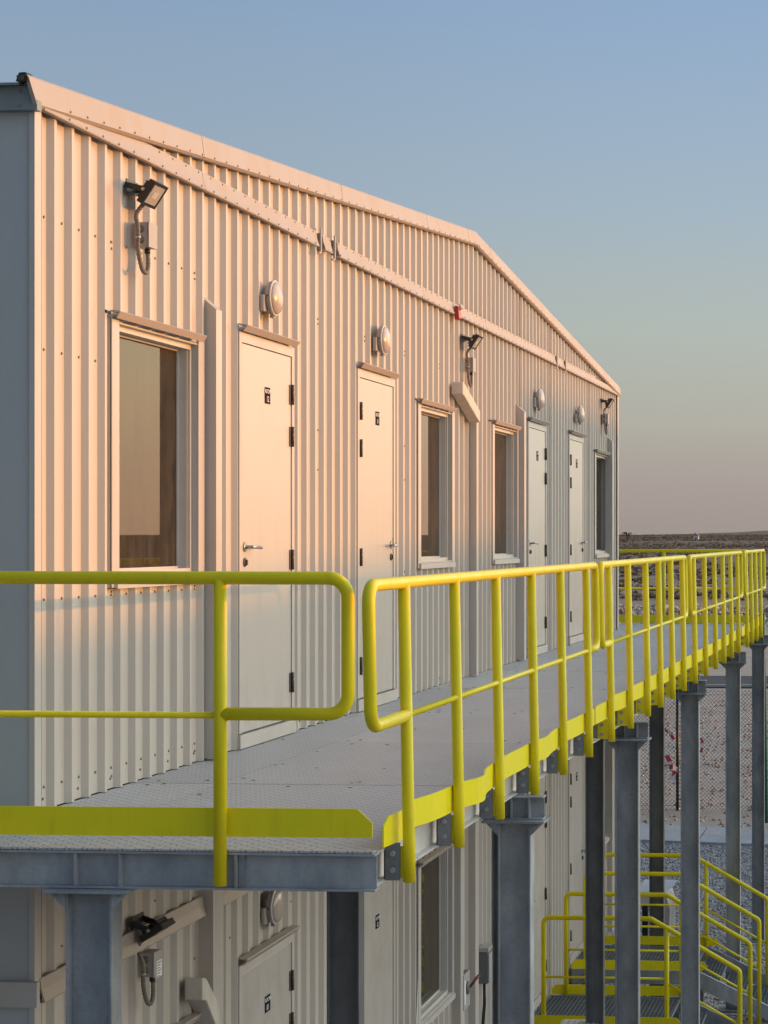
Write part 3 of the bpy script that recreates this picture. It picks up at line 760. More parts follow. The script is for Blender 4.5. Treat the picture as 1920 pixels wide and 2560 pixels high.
# doors
def text_mesh(s, size):
    cu = bpy.data.curves.new('t', 'FONT'); cu.body = s; cu.size = size; cu.align_x = 'CENTER'; cu.align_y = 'CENTER'; cu.resolution_u = 2; cu.offset = size * .010
    o = bpy.data.objects.new('t', cu); C.objects.link(o); bpy.context.view_layer.update()
    me = bpy.data.meshes.new_from_object(o.evaluated_get(bpy.context.evaluated_depsgraph_get())); bpy.data.objects.remove(o, do_unlink=True)
    return me
def door(y0, y1, hinge, oz, num):
    z0, z1 = .09 + oz, 2.25 + oz
    # frame
    mb = MB(); xo = .036
    mb.box(-.06, xo, y0 - .050, y0 - .004, z0, z1 + .06); mb.box(-.06, xo, y1 + .004, y1 + .050, z0, z1 + .06); mb.box(-.06, xo, y0 - .004, y1 + .004, z1 + .004, z1 + .06)
    mb.box(-.06, -.03, y0 - .004, y0 + .02, z0, z1); mb.box(-.06, -.03, y1 - .02, y1 + .004, z0, z1); mb.box(-.06, -.03, y0, y1, z1 - .02, z1)
    mb.build('door_frame', M['trim'], BL)
    MB().box(-.07, .045, y0 - .060, y1 + .060, oz + .006, z0 - .008).build('door_threshold', M['trim'], BL)
    mb = MB(); mb.prism([(.030, y0 - .045, z1 + .104), (.078, y0 - .045, z1 + .098), (.081, y0 - .045, z1 + .093), (.058, y0 - .045, z1 + .062), (.055, y0 - .045, z1 + .062), (.072, y0 - .045, z1 + .090), (.030, y0 - .045, z1 + .096)], (0, y1 - y0 + .07, 0)); mb.build('door_hood', M['flash'], BL)
    side = MB(); side.box(.004, .030, y1 + .056, y1 + .075, oz + .01, z1 + .06); side.build('door_jamb_flashing', M['flash'], BL)
    d = MB().box(-.012, .030, y0, y1, z0, z1).build('door', M['door'], BL, bevel=.002)
    # dark gap round the leaf
    g_ = MB(); g_.box(-.028, -.014, y0 - .0035, y1 + .0035, z0 - .003, z1 + .0035); g_.build('door_gap_seal', M['shadowgap'], BL)
    hy = y1 - .002 if hinge == 'R' else y0 + .002
    hy += .016 if hinge == 'R' else -.0
    for z in (2.026, 1.775, 1.041, .308):
        mb = MB(); zc = z + oz
        mb.tube([(.042, hy - .016 * (1 if hinge == 'R' else -1), zc - .06), (.042, hy - .016 * (1 if hinge == 'R' else -1), zc + .06)], .009, 10)
        mb.box(.0305, .034, hy - .05 if hinge == 'R' else hy + .018, hy - .022 if hinge == 'R' else hy + .05, zc - .058, zc + .058)
        for q in (-.03, 0, .03): mb.tube([(.042, hy - .016 * (1 if hinge == 'R' else -1), zc + q - .0025), (.042, hy - .016 * (1 if hinge == 'R' else -1), zc + q + .0025)], .0108, 10)
        mb.build('hinge', M['hinge'], d)
    ly = y0 + .055 if hinge == 'R' else y1 - .055; s = 1 if hinge == 'R' else -1
    mb = MB(); zc = 1.12 + oz
    mb.lathe([(0, .027), (.006, .027), (.009, .022)], (.030, ly, zc), (1, 0, 0), 20)
    mb.tube(fillet([(.034, ly, zc), (.078, ly, zc), (.082, ly + s * .135, zc - .004)], .014, 5), .0095, 10); mb.build('door_handle', M['steel'], d)
    mb = MB(); mb.lathe([(0, .025), (.006, .025), (.008, .021)], (.030, ly, 1.035 + oz), (1, 0, 0), 20); mb.box(.036, .048, ly - .008, ly + .008, 1.018 + oz, 1.05 + oz); mb.build('lock_cylinder', M['hinge'], d)
    MB().box(.004, .0312, (y0 - .003) if hinge == 'R' else (y1 - .006), (y0 + .006) if hinge == 'R' else y1 + .003, 1.10 + oz, 1.17 + oz).build('strike_plate', M['hinge'], d)
    # room sign
    sy = y0 + (.415 + .045) if hinge == 'R' else y0 + .475; sz = 1.99 + oz; hw, hh = .048, .047
    if hinge == 'L': sz += .012
    pl = MB(); pl.box(.0305, .033, sy - hw, sy + hw, sz - hh, sz + hh); pl.build('sign_plate', M['sign'], d)
    rot = Matrix.Rotation(R(90), 4, 'Z') @ Matrix.Rotation(R(90), 4, 'X')
    for s_, size, dz_ in (('ROOM', .0345, .023), (num, .046, -.022)):
        me = text_mesh(s_, size); me.transform(rot); me.transform(Matrix.Translation((.0340, sy, sz + dz_))); me.materials.append(M['print'])
        o = bpy.data.objects.new('sign_lettering', me); C.objects.link(o); attach(o, d)
nums = {0: ['12', '11', '10', '09'], 1: ['01', '02', '03', '04']}
for fl, oz in enumerate((0, DZ)):
    for i, (a, b, h) in enumerate(door_y): door(a, b, h, oz, nums[fl][i])

# downpipe covers (square boxes with a slanted top)
def duct(y0, y1, z0, z1, d=.085, slant=.075):
    mb = MB(); mb.prism([(.0, y0, z0), (d, y0, z0), (d, y0, z1 - slant), (.0, y0, z1)], (0, y1 - y0, 0)); return mb.build('duct_cover', M['trim'], BL)
duct(2.112, 2.203, .012, 2.445, .088); duct(8.622, 8.70, .012, 2.19, .09, .02); duct(10.795, 10.89, .012, 2.445, .088); duct(16.63, 16.73, .012, 2.44, .09)
duct(2.06, 2.222, GZ + .6, -.02, .09, 0); duct(8.015, 8.123, GZ + .6, -.02, .088, 0); duct(8.585, 8.72, GZ + .6, -.02, .088, 0); duct(16.63, 16.73, GZ + .6, -.02, .09, 0)
duct(10.795, 10.89, GZ + .6, -.02, .088, 0)
def elbow(ya, yb, yc, zt, zb, zdrop, x1):
    mb = MB(); mb.prism([(.03, ya, zt), (.03, yb, zt), (.03, yc, zdrop + (zt - zb) * .95), (.03, yc, zdrop), (.03, yb - .02, zb), (.03, ya, zb)], (x1 - .03, 0, 0)); return mb.build('duct_elbow', M['wrap'], BL, bevel=.006)
def elbow2(pts, x1):
    mb = MB(); mb.prism([(.03, y, z) for y, z in pts], (x1 - .03, 0, 0)); return mb.build('duct_elbow', M['wrap'], BL, bevel=.006)
elbow2([(7.93, 2.435), (7.99, 2.43), (8.60, 2.24), (8.60, 2.14), (7.99, 2.325), (7.93, 2.335)], .125)
elbow2([(1.80, -1.070), (1.86, -1.085), (2.06, -1.27), (2.06, -1.42), (1.86, -1.20), (1.80, -1.185)], .125)
mb = MB(); mb.tube(fillet([(.03, 1.86, -1.44), (.06, 1.90, -1.42), (.075, 1.96, -1.48), (.06, 2.02, -1.60)], .03, 4), .028, 10); mb.build('wrapped_pipe', M['wrap'], BL)
# small drip stains as loose strip of tape by the lower window
MB().prism([(.031, 6.72, -2.52), (.031, 6.80, -2.50), (.031, 6.79, -2.28), (.031, 6.775, -2.15), (.031, 6.76, -2.3)], (.002, 0, 0)).build('tape_strip', M['wrap'], BL)

# ------------------------------------------------------------------ wall fittings
def floodlight(y, z, label, grp='black floodlights on bent arms', tilt=0):
    t = thing('floodlight', label, 'floodlight', (.03, y, z), grp)
    mb = MB(); mb.box(.029, .034, y, y + .15, z - .03, z + .03)
    for yy in (y, y + .145):
        c0 = Vector((.032, yy, z)); c1 = Vector((.118, yy, z - .022 + .02 * tilt)); dr = (c1 - c0).normalized(); up = Vector((-dr.z, 0, dr.x))
        mb.obox((c0 + c1) / 2, dr * ((c1 - c0).length / 2 + .008), Vector((0, .003, 0)), up * .014)
    mb.build('bracket', M['black'], t)
    ang = math.atan2(-.067, .10) + tilt
    # head axes: a = along glass (top outwards), nrm = outward normal of glass
    a = Vector((math.cos(R(56) + tilt), 0, math.sin(R(56) + tilt))); nr = Vector((a.z, 0, -a.x)); py_ = Vector((0, 1, 0))
    c = Vector((.128, y + .078, z - .031 + .02 * tilt))
    b_ = MB(); b_.obox(c, a * .062, py_ * .084, nr * .014); hd = b_.build('housing', M['black'], t, bevel=.004)
    f_ = MB(); f_.obox(c - nr * .02, a * .045, py_ * .06, nr * .012)
    for i in range(7): f_.obox(c - nr * .026 + a * (-.04 + i * .0133), a * .0015, py_ * .06, nr * .012)
    f_.build('heat_sink', M['black'], t)
    f_ = MB()
    for s1, l1, s2 in ((1, 1, 0), (-1, 1, 0)):
        f_.obox(c + nr * .015 + a * (.056 * s1), a * .006, py_ * .084, nr * .004)
        f_.obox(c + nr * .015 + py_ * (.077 * s1), a * .05, py_ * .007, nr * .004)
    f_.build('bezel', M['black'], t)
    g_ = MB(); g_.obox(c + nr * .0155, a * .048, py_ * .069, nr * .001); g_.build('glass', M['lampglass'], t)
    g_ = MB(); g_.obox(c + nr * .0172, a * .016, py_ * .028, nr * .0004); g_.build('led_plate', M['frame'], t)
    MB().lathe([(0, .009), (.006, .009), (.008, .006)], (.116, y - .004, z - .022 + .02 * tilt), (0, -1, 0), 10).build('pivot_bolt', M['steel'], t)
    # junction box
    jy, jz = y + .105, z - .222
    jb = MB().box(.03, .095, jy, jy + .105, jz - .055, jz + .062).build('junction_box', M['box'], t, bevel=.004)
    MB().box(.096, .104, jy - .002, jy + .107, jz - .057, jz + .064).build('box_lid', M['box'], jb, bevel=.002)
    for q in (.028, -.022): MB().lathe([(0, .018), (.004, .018), (.004, .012), (.007, .012), (.007, .005)], (.062, jy, jz + q), (0, -1, 0), 14).build('knockout', M['conduit'], jb)
    low = c - a * .062
    P = [low + Vector((.004, -.02, .004)), low + Vector((-.03, -.03, -.05)), Vector((.078, y + .03, z - .20)), Vector((.075, y + .04, z - .30)), Vector((.082, y + .07, z - .385)),
         Vector((.085, y + .115, z - .40)), Vector((.082, y + .15, z - .36)), Vector((.078, jy + .045, jz - .05))]
    # smooth spline through points
    Q = []
    for i in range(len(P) - 1):
        p0 = P[max(i - 1, 0)]; p1 = P[i]; p2 = P[i + 1]; p3 = P[min(i + 2, len(P) - 1)]
        for k_ in range(9):
            u = k_ / 9; Q.append(.5 * ((2 * p1) + (p2 - p0) * u + (2 * p0 - 5 * p1 + 4 * p2 - p3) * u * u + (3 * p1 - p0 - 3 * p2 + p3) * u ** 3))
    Q.append(P[-1]); rs = [.0115 if i % 2 else .0095 for i in range(len(Q))]
    MB().tube(Q, rs, 10, smooth=False).build('flexible_conduit', M['conduit'], t)
    MB().lathe([(-.006, .0135), (.006, .0135)], Q[22], (Q[23] - Q[21]), 12).build('hose_clamp', M['steel'], t)
    MB().lathe([(0, .014), (.022, .014)], Vector((.078, jy + .045, jz - .083)), (0, 0, 1), 12).build('gland', M['black'], t)
    return t
F1 = floodlight(1.015, 2.835, 'large nearest black floodlight high on the wall above the first window')
F2 = dup(F1, (0, 7.30, 0), 'middle black floodlight below the red alarm on the upper wall')
F3 = dup(F1, (0, 15.03, 0), 'farthest black floodlight by the far corner of the wall')
F4 = floodlight(1.08, DZ + 2.84, 'black floodlight under the walkway beside the nearest column', tilt=-.42)
F5 = dup(F1, (0, 7.3, DZ), 'black floodlight on the lower wall hidden behind a column')
st_ = MB(); st_.box(.1046, .1052, 1.215, 1.285, -.945, -.865); o_ = st_.build('label_sticker', M['print'], F4)
st_ = MB(); 
for i in range(6): st_.box(.1053, .1056, 1.222, 1.25 + .004 * (i % 3) * 3, -.942 + i * .013, -.938 + i * .013)
st_.build('sticker_print', M['boxd'], F4)

def bulkhead(y, z, label):
    t = thing('bulkhead_lamp', label, 'wall lamp', (.03, y, z), 'round opal bulkhead lamps')
    MB().lathe([(0, .055), (.022, .055)], (.028, y, z), (1, 0, 0), 20).build('mounting_base', M['box'], t)
    MB().lathe([(0, .092), (.008, .098), (.026, .101)], (.050, y, z), (1, 0, 0), 40).build('housing', M['box'], t)
    MB().lathe([(0, .103), (.007, .105), (.010, .101), (.010, .093)], (.0765, y, z), (1, 0, 0), 40).build('rim', M['frame'], t)
    n_ = 12; MB().lathe([(.034 * math.sin(i / n_ * math.pi / 2), .094 * math.cos(i / n_ * math.pi / 2)) for i in range(n_ + 1)], (.084, y, z), (1, 0, 0), 40).build('dome', M['dome'], t)
    MB().box(.03, .055, y - .125, y - .058, z - .085, z + .010).build('junction_box', M['box'], t, bevel=.006)
    MB().box(.055, .075, y - .02, y + .03, z - .112, z - .098).build('clip', M['box'], t)
    MB().lathe([(0, .006), (.004, .005)], (.066, y - .100, z + .005), (0, -1, 0), 8).build('housing_screw', M['hinge'], t)
    return t
B1 = bulkhead(3.14, 2.548, 'nearest and largest round white wall lamp, above the nearest upper door')
dup(B1, (0, 2.47, .0), 'round white wall lamp above the second upper door')
dup(B1, (0, 8.56, 0), 'round white wall lamp half in shade above the third upper door')
dup(B1, (0, 11.10, 0), 'farthest round white wall lamp, above the fourth upper door')
dup(B1, (0, .02, DZ), 'round white wall lamp under the walkway above a lower door')
dup(B1, (0, 2.52, DZ), 'round white wall lamp on the lower wall hidden by the edge beam')

t = thing('fire_alarm_sounder', 'small red fire alarm sounder with clear strobe on the belt flashing', 'alarm', (.06, 7.98, 3.0))
MB().prism([(.058, 7.93, 3.056), (.088, 7.93, 3.046), (.094, 7.93, 2.95), (.058, 7.93, 2.94)], (0, .09, 0)).build('sounder_body', M['red'], t, bevel=.004)
MB().lathe([(.028 * math.sin(i / 6 * math.pi / 2), .028 * math.cos(i / 6 * math.pi / 2)) for i in range(7)], (.088, 7.975, 3.045), (1, 0, .1), 14).build('strobe_lens', M['clear'], t)

t = thing('isolator_switch', 'grey isolator box with dark red rotary lever on the lower wall', 'switch box', (.03, 8.2, -2.55))
b_ = MB().box(.04, .085, 8.10, 8.34, -2.70, -2.41).build('switch_body', M['boxd'], t, bevel=.003)
MB().box(.086, .094, 8.10, 8.34, -2.70, -2.41).build('front_plate', M['box'], t, bevel=.002)
MB().lathe([(0, .055), (.012, .05), (.02, .03)], (.094, 8.24, -2.54), (1, 0, 0), 20).build('rotary_dial', M['boxd'], t)
MB().tube([(.118, 8.24, -2.53), (.15, 8.32, -2.48), (.165, 8.36, -2.465)], [.010, .012, .014], 10).build('lever', M['redd'], t)
MB().box(.0945, .0955, 8.13, 8.17, -2.66, -2.46).build('warning_strip', M['print'], t)
t = thing('distribution_box', 'tall grey electrical box with black cable, behind the outer column on the lower wall', 'electrical box', (.03, 9.0, -2.5))
MB().box(.03, .11, 8.98, 9.20, -2.67, -2.40).build('box_body', M['boxd'], t, bevel=.004)
MB().box(.03, .118, 8.975, 9.205, -2.395, -2.36).build('box_top', M['box'], t)
MB().box(.112, .122, 8.99, 9.19, -2.66, -2.41).build('box_door', M['box'], t)
MB().tube(fillet([(.07, 9.04, -2.675), (.07, 9.04, -2.85), (.055, 9.02, -3.1), (.045, 9.02, -3.7)], .1, 5), .014, 10).build('cable', M['black'], t)
t = thing('corner_meter_box', 'small dark meter box on the far lower corner of the wall', 'meter box', (.05, 17.6, -2.2))
MB().box(.03, .08, 17.45, 17.54, -2.42, -2.0).build('meter_body', M['boxd'], t, bevel=.004)
MB().tube([(.08, 17.5, -2.2), (.13, 17.52, -2.18), (.14, 17.52, -2.3)], .014, 8).build('meter_arm', M['black'], t)

# ------------------------------------------------------------------ walkway
WK = thing('raised_walkway', 'raised walkway of grey chequer plate on galvanised steel beams along the upper doors', 'walkway', (.85, 9, GZ))
Yb = [-.862, 1.15, 3.13, 5.22, 7.33, 9.40, 11.45, 13.5, 15.55, 17.6, 19.35]
gp = .0032
def plate(x0, x1, y0, y1):
    z = rng.uniform(-.0012, .0012); MB().box(x0 + gp, x1 - gp, y0 + gp, y1 - gp, -.0075 + z, z).build('chequer_plate', M['deck'], WK)
for a, b in zip(Yb[:-1], Yb[1:]):
    plate(.004 if a > -.5 else .004, .435, a if a > -.5 else a, b); plate(.435, 1.715, a, b)
# wrap-around part in front of the end wall
for a, b in ((-1.6, .004), (-3.2, -1.6)): plate(a, b, -.862, -.022)
plate(-3.2, -1.6, 17.6, 19.35); plate(-1.6, .004, 17.6, 19.35)
# plate bolts / drain holes
hb = MB()
for Yl in Yb[1:-1]:
    for x in (.10, .33, .55, .80, 1.10, 1.40, 1.62):
        for s_ in (-.12, .12):
            if rng.uniform() < .75: hb.lathe([(0, .011), (.0012, .010)], (x + rng.normal(0, .02), Yl + s_ + rng.normal(0, .03), .0018), (0, 0, 1), 8, False)
for k_ in range(34):
    hb.lathe([(0, .009), (.0012, .008)], (rng.uniform(.08, 1.65), rng.uniform(-.7, 18), .0018), (0, 0, 1), 8, False)
for Yl in np.arange(-.5, 19, .62): hb.lathe([(0, .010), (.0012, .009)], (.435 + .05, Yl, .0018), (0, 0, 1), 8, False); 
hb.build('plate_fixing', M['hinge'], WK, fix=False, kind='stuff')
def ibeam_y(x, y0, y1, zt, h, w_, tw=.007, tf=.008):
    m_ = MB(); m_.box(x - w_ / 2, x + w_ / 2, y0, y1, zt - tf, zt); m_.box(x - w_ / 2, x + w_ / 2, y0, y1, zt - h, zt - h + tf); m_.box(x - tw / 2, x + tw / 2, y0, y1, zt - h + tf, zt - tf); return m_
def ibeam_x(y, x0, x1, zt, h, w_, tw=.007, tf=.008):
    m_ = MB(); m_.box(x0, x1, y - w_ / 2, y + w_ / 2, zt - tf, zt); m_.box(x0, x1, y - w_ / 2, y + w_ / 2, zt - h, zt - h + tf); m_.box(x0, x1, y - tw / 2, y + tw / 2, zt - h + tf, zt - tf); return m_
ibeam_y(1.675, -.825, 19.33, -.010, .132, .072).build('side_beam', M['beam'], WK, bevel=.0008)
ibeam_y(.035, -.80, 19.33, -.010, .132, .06).build('wall_side_beam', M['galvd'], WK)
fb = ibeam_x(-.835, -3.2, 1.722, -.010, .140, .064); fb.build('front_beam', M['galv'], WK, bevel=.001)
ibeam_x(19.34, -3.2, 1.72, -.010, .140, .06).build('far_beam', M['galv'], WK)
for i, y in enumerate(np.arange(.45, 19, 1.03)):
    ibeam_x(y, .07, 1.635, -.012, .10, .05).build('joist', M['galvd'], WK)
for x in (-.9, -.3, .57, .743, 1.19):
    MB().box(x - .004, x + .004, -.866, -.8395, -.141, -.0185).build('stiffener', M['galv'], WK)
for z in (-.05, -.115): MB().lathe([(0, .010), (.008, .010), (.008, .005)], (1.205, -.8388, z), (0, -1, 0), 6, False).build('beam_bolt', M['galvd'], WK)
MB().box(1.196, 1.22, -.848, -.8390, -.14, -.02).build('cleat', M['galvd'], WK)
COLY = [1.95, 6.15, 10.42, 15.15, 19.2]
for y in COLY:
    ibeam_x(y, .02, 1.86, -.144, .118, .09).build('cross_beam', M['galv'], WK, bevel=.0008)
    for x in (1.60, 1.695, 1.785): 
        MB().box(x - .004, x + .004, y - .043, y - .0036, -.2535, -.1525).build('stiffener', M['galv'], WK)
def column(x, y, ztop, label, wdt=.168, dep=.105, mat='galv'):
    t = thing('steel_column', label, 'steel column', (x, y, GZ), 'galvanised H section columns under the walkway')
    h = ztop - .012
    mb = MB(); tf = .009
    mb.box(x - wdt / 2, x - wdt / 2 + tf, y - dep / 2, y + dep / 2, GZ + .03, h); mb.box(x + wdt / 2 - tf, x + wdt / 2, y - dep / 2, y + dep / 2, GZ + .03, h)
    mb.box(x - wdt / 2 + tf, x + wdt / 2 - tf, y - .012, y - .004, GZ + .03, h)
    mb.build('column_shaft', M[mat], t, bevel=.0012)
    MB().box(x - .16, x + .16, y - .10, y + .10, h, ztop - .0005).build('cap_plate', M['galv'], t)
    for s_ in (-1, 1):
        MB().prism([(x + s_ * wdt / 2, y - .055, h), (x + s_ * (wdt / 2 + .068), y - .055, h), (x + s_ * wdt / 2, y - .055, h - .068)], (0, .008, 0)).build('gusset', M['galv'], t)
    for bx in (-.125, -.05, .05, .125):
        MB().lathe([(0, .010), (.008, .010), (.008, .006), (.016, .006)], (x + bx, y - .07, h), (0, 0, -1), 6, False).build('cap_bolt', M['galvd'], t)
    MB().box(x - .15, x + .15, y - .15, y + .15, GZ + .012, GZ + .03).build('base_plate', M['galvd'], t)
    MB().box(x - .24, x + .24, y - .24, y + .24, GZ - .1, GZ + .012).build('concrete_pad', M['conc'], t)
    return t
column(.622, -.81, -.1515, 'nearest galvanised steel column, under the front beam at lower left', .178, .105)
names_o = ['galvanised steel column with cap beam beside the lower window, nearest of the outer row', 'second column of the outer row, just left of the open fence view', 'third column of the outer row, right of the nearer stair landing',
           'fourth column of the outer row, standing among the stair handrails', 'farthest column of the outer row, at the right edge']
names_i = ['dark galvanised column just behind the walkway corner, nearest of the inner row', 'second inner column hidden behind the nearest outer column', 'inner column left of the second outer column, in front of the wall', 'fourth column of the inner row, in front of the wire fence', 'farthest inner column at the end of the walkway']
for y, a, b in zip(COLY, names_o, names_i):
    column(1.712, y, -.2625, a); column(.825, y, -.2625, b, mat='galv_shaded')

# ------------------------------------------------------------------ railings
RX = 1.80; PR = .0235
def tubeobj(name, pts, r, par, mat='yel', n=14): return MB().tube(pts, r, n).build(name, M[mat], par)
def weld(par, p, r): pass
def side_railing(a, b, posts, label, tb, near_toe=False):
    t = thing('side_railing', label, 'railing', (RX, (a + b) / 2, -.15), 'yellow railing sections along the outer edge')
    zt, zm = 1.0, .492; lean = .02
    def X_(z): return RX - lean * max(z, 0)
    pts = fillet([(X_(zm), posts[0], zm), (X_(zm), a, zm), (X_(zt), a, zt), (X_(zt), b, zt), (X_(zm), b, zm), (X_(zm), posts[-1], zm)], .07, 6)
    tubeobj('top_rail', pts, PR, t, n=16)
    tubeobj('mid_rail', [(X_(zm), posts[0], zm), (X_(zm), posts[-1], zm)], .0125, t)
    for i, y in enumerate(posts):
        tubeobj('post', [(RX + .001, y, -.145), (RX, y, 0), (X_(zt), y, zt - .008)], PR, t, n=16)
        yb = y - .030 if y > 4.5 else y - .022
        # steel cleat bolted to the beam, yellow lug welded to the post
        if y > 4.5:
            MB().box(1.7125, RX - .015, y - .012, y - .004, -.128, .0).build('lug', M['yel'], t)
            cl = MB().box(1.66, 1.745, y + .002, y + .010, -.128, .004).build('bracket_plate', M['galv'], t); yq = y - .0125; xx = 1.740
        else:
            MB().box(1.745, RX - .015, y - .004, y + .004, -.130, -.008).build('lug', M['yel'], t)
            cl = MB().box(1.706, 1.768, y - .014, y - .005, -.138, .006).build('bracket_plate', M['galvd'], t); yq = y - .0145; xx = 1.741
            MB().box(1.7065, 1.711, y - .014, y + .05, -.138, .006).build('bracket_leg', M['galvd'], t)
        for z in (-.035, -.098): MB().lathe([(0, .0125), (.008, .0125), (.010, .009)], (xx, yq, z), (0, -1, 0), 6, False).build('bolt', M['galv'], cl)
    # toe board: flat bar bent in and out between the posts
    mb = MB(); n_ = 90; y0, y1 = tb; prev = None; xs_ = RX - PR - .006
    def off(y):
        o = 0
        ks = [p for p in posts]
        for i, (p, q) in enumerate(zip([y0 - .3] + ks, ks + [y1 + .3])):
            if p <= y <= q:
                u = (y - p) / (q - p); amp = [0, .045, -.050, .006, -.022, .012, .008][i % 7] if a < 0 else [.006, .03, .012, .02, .008, .015, .01][i % 7]
                return -amp * (math.sin(math.pi * u) ** 2) * (1 + .5 * math.sin(2 * math.pi * u))
        return 0
    for i in range(n_ + 1):
        y = y0 + (y1 - y0) * i / n_; x = xs_ + off(y) + (-.035 * max(0, 1 - (y - y0) / .35) if a < 0 else 0); zt_, zb_ = .118, .006
        if i == 0 and True: zt_ = .085 if a < 0 else .10
        if i == n_: zt_ = .10
        ring = [(x - .003, y, zb_), (x + .003, y, zb_), (x + .003, y, zt_), (x - .003, y, zt_)]; k_ = len(mb.v); mb.v += ring
        if i:
            for j in range(4): jj = (j + 1) % 4; mb.face([k_ - 4 + j, k_ - 4 + jj, k_ + jj, k_ + j])
        if i in (0, n_): mb.face([k_, k_ + 1, k_ + 2, k_ + 3])
    mb.build('toe_board', M['yeltoe'], t)
    return t
side_railing(-1.18, 4.16, [-.66, .215, 1.09, 2.0, 2.88, 3.80], 'nearest yellow railing section along the outer edge, starting at the deck corner', (-.80, 4.22))
side_railing(4.36, 9.30, [4.73, 5.65, 6.60, 7.40, 8.22, 9.08], 'second yellow railing section from the deck corner', (4.27, 9.5))
side_railing(9.66, 15.38, [10.02, 11.02, 12.03, 12.98, 13.92, 14.85], 'third yellow railing section from the deck corner', (9.56, 15.5))
side_railing(15.86, 19.25, [16.12, 16.92, 17.70, 18.52], 'farthest short yellow railing section of the outer edge', (15.7, 19.2))
# front railing
FY = -.895
t = thing('front_railing', 'yellow railing across the near end of the walkway with olive shaded top rail', 'railing', (0, FY, -.13))
tubeobj('top_rail', fillet([(-2.9, FY, 1.021), (1.628, FY, 1.021), (1.628, FY, .516), (1.142, FY, .513)], .075, 8), .0245, t, n=20)
tubeobj('mid_rail', [(-2.9, FY, .508), (1.142, FY, .508)], .0125, t)
for x in (-1.6, -.72, .20, 1.142): tubeobj('post', [(x, FY - .002, -.128), (x, FY, 1.015)], .0245, t, n=20)
MB().prism([(-2.9, FY + .02, .042), (1.712, FY + .028, .052), (1.712, FY + .028, .108), (1.655, FY + .028, .160), (-2.9, FY + .02, .150)], (0, .006, 0)).build('toe_board', M['yeltoe'], t)
for x in (-1.6, .20, 1.142): MB().box(x - .004, x + .004, FY, FY + .03, -.12, -.02).build('lug', M['yel'], t)
# far railing
t = thing('far_railing', 'yellow green railing across the far end of the walkway', 'railing', (0, 19.33, -.13)); FY = 19.32
tubeobj('top_rail', fillet([(-3.0, FY, .995), (1.60, FY, .995), (1.60, FY, .48), (1.22, FY, .48)], .07, 5), .0235, t)
tubeobj('mid_rail', [(-3.0, FY, .483), (1.22, FY, .483)], .0125, t)
for x in (-.55, .41, 1.22): tubeobj('post', [(x, FY, -.12), (x, FY, .99)], .0235, t)
MB().box(-3.0, 1.66, FY - .035, FY - .029, .015, .118).build('toe_board', M['yeltoe'], t)

# ------------------------------------------------------------------ entrance stairs
def stair(ya, yb, label):
    t = thing('entrance_stair', label, 'stairs', (.8, (ya + yb) / 2, GZ), 'yellow railed entrance stairs')
    zl = -3.535; x0, x1 = .06, 1.40
    # landing grating
    def grating(xa, xb, z, name):
        gm = MB()
        for x in np.arange(xa + .01, xb, .041): gm.box(x - .002, x + .002, ya + .03, yb - .03, z - .03, z)
        for y in np.arange(ya + .03, yb - .02, .062): gm.box(xa, xb, y - .0025, y + .0025, z - .012, z + .001)
        gm.box(xa - .003, xa + .003, ya + .03, yb - .03, z - .032, z + .001); gm.box(xb - .003, xb + .003, ya + .03, yb - .03, z - .032, z + .001)
        return gm.build(name, M['grate'], t, fix=False)
    g_ = grating(x0, x1, zl, 'landing_grating')
    for y in (ya, yb):
        MB().box(x0, x1, y - .02, y + .02, zl - .15, zl - .004).build('landing_beam', M['galvd'], t)
    MB().box(x0, x0 + .04, ya + .02, yb - .02, zl - .15, zl - .035).build('landing_end_beam', M['galvd'], t)
    tan = .54; run = .27; n_ = 4
    for i in range(n_):
        xa = x1 + .02 + i * run; z = zl - .5 * .27 * (i + 1) * 1.06
        grating(xa, xa + .25, z, 'tread')
    zb = GZ + .02; xe = x1 + (zl - zb) / tan
    for y in (ya, yb):
        MB().prism([(x1, y - .018, zl + .02), (x1, y - .018, zl - .17), (xe - .05, y - .018, zb - .01), (xe + .25, y - .018, zb - .01)], (0, .036, 0)).build('stringer', M['galv'], t)
        zt = zl + 1.045; zm = zl + .47
        tubeobj('handrail', fillet([(.215, y, zl - .15), (.215, y, zt), (1.26, y, zt), (2.115, y, zt - .485), (2.115, y, GZ + .15)], .06, 6), .0235, t)
        tubeobj('post', [(1.41, y, zl - .15), (1.41, y, zt - .09)], .0235, t)
        tubeobj('mid_rail', [(.215, y, zm), (1.41, y, zm)], .0125, t)
        tubeobj('mid_rail', [(1.41, y, zm - .04), (2.115, y, zm - .04 - .39)], .0125, t)
        yy = y - .028 if y == ya else y + .022
        MB().prism([(x0, yy, zl + .005), (x0, yy, zl + .06), (x0 + .05, yy, zl + .105), (1.50, yy, zl + .105), (1.56, yy, zl + .05), (1.50, yy, zl + .005)], (0, .006, 0)).build('toe_board', M['yeltoe'], t)
    for x in (.2, 1.35):
        for y in (ya + .04, yb - .04): MB().box(x - .035, x + .035, y - .035, y + .035, GZ, zl - .03).build('leg', M['galvd'], t)
    return t
S1 = stair(11.12, 12.43, 'nearer yellow railed entrance stair under the walkway, between the two outer columns')
dup(S1, (0, 2.60, 0), 'farther yellow railed entrance stair under the walkway, behind the nearer stair')

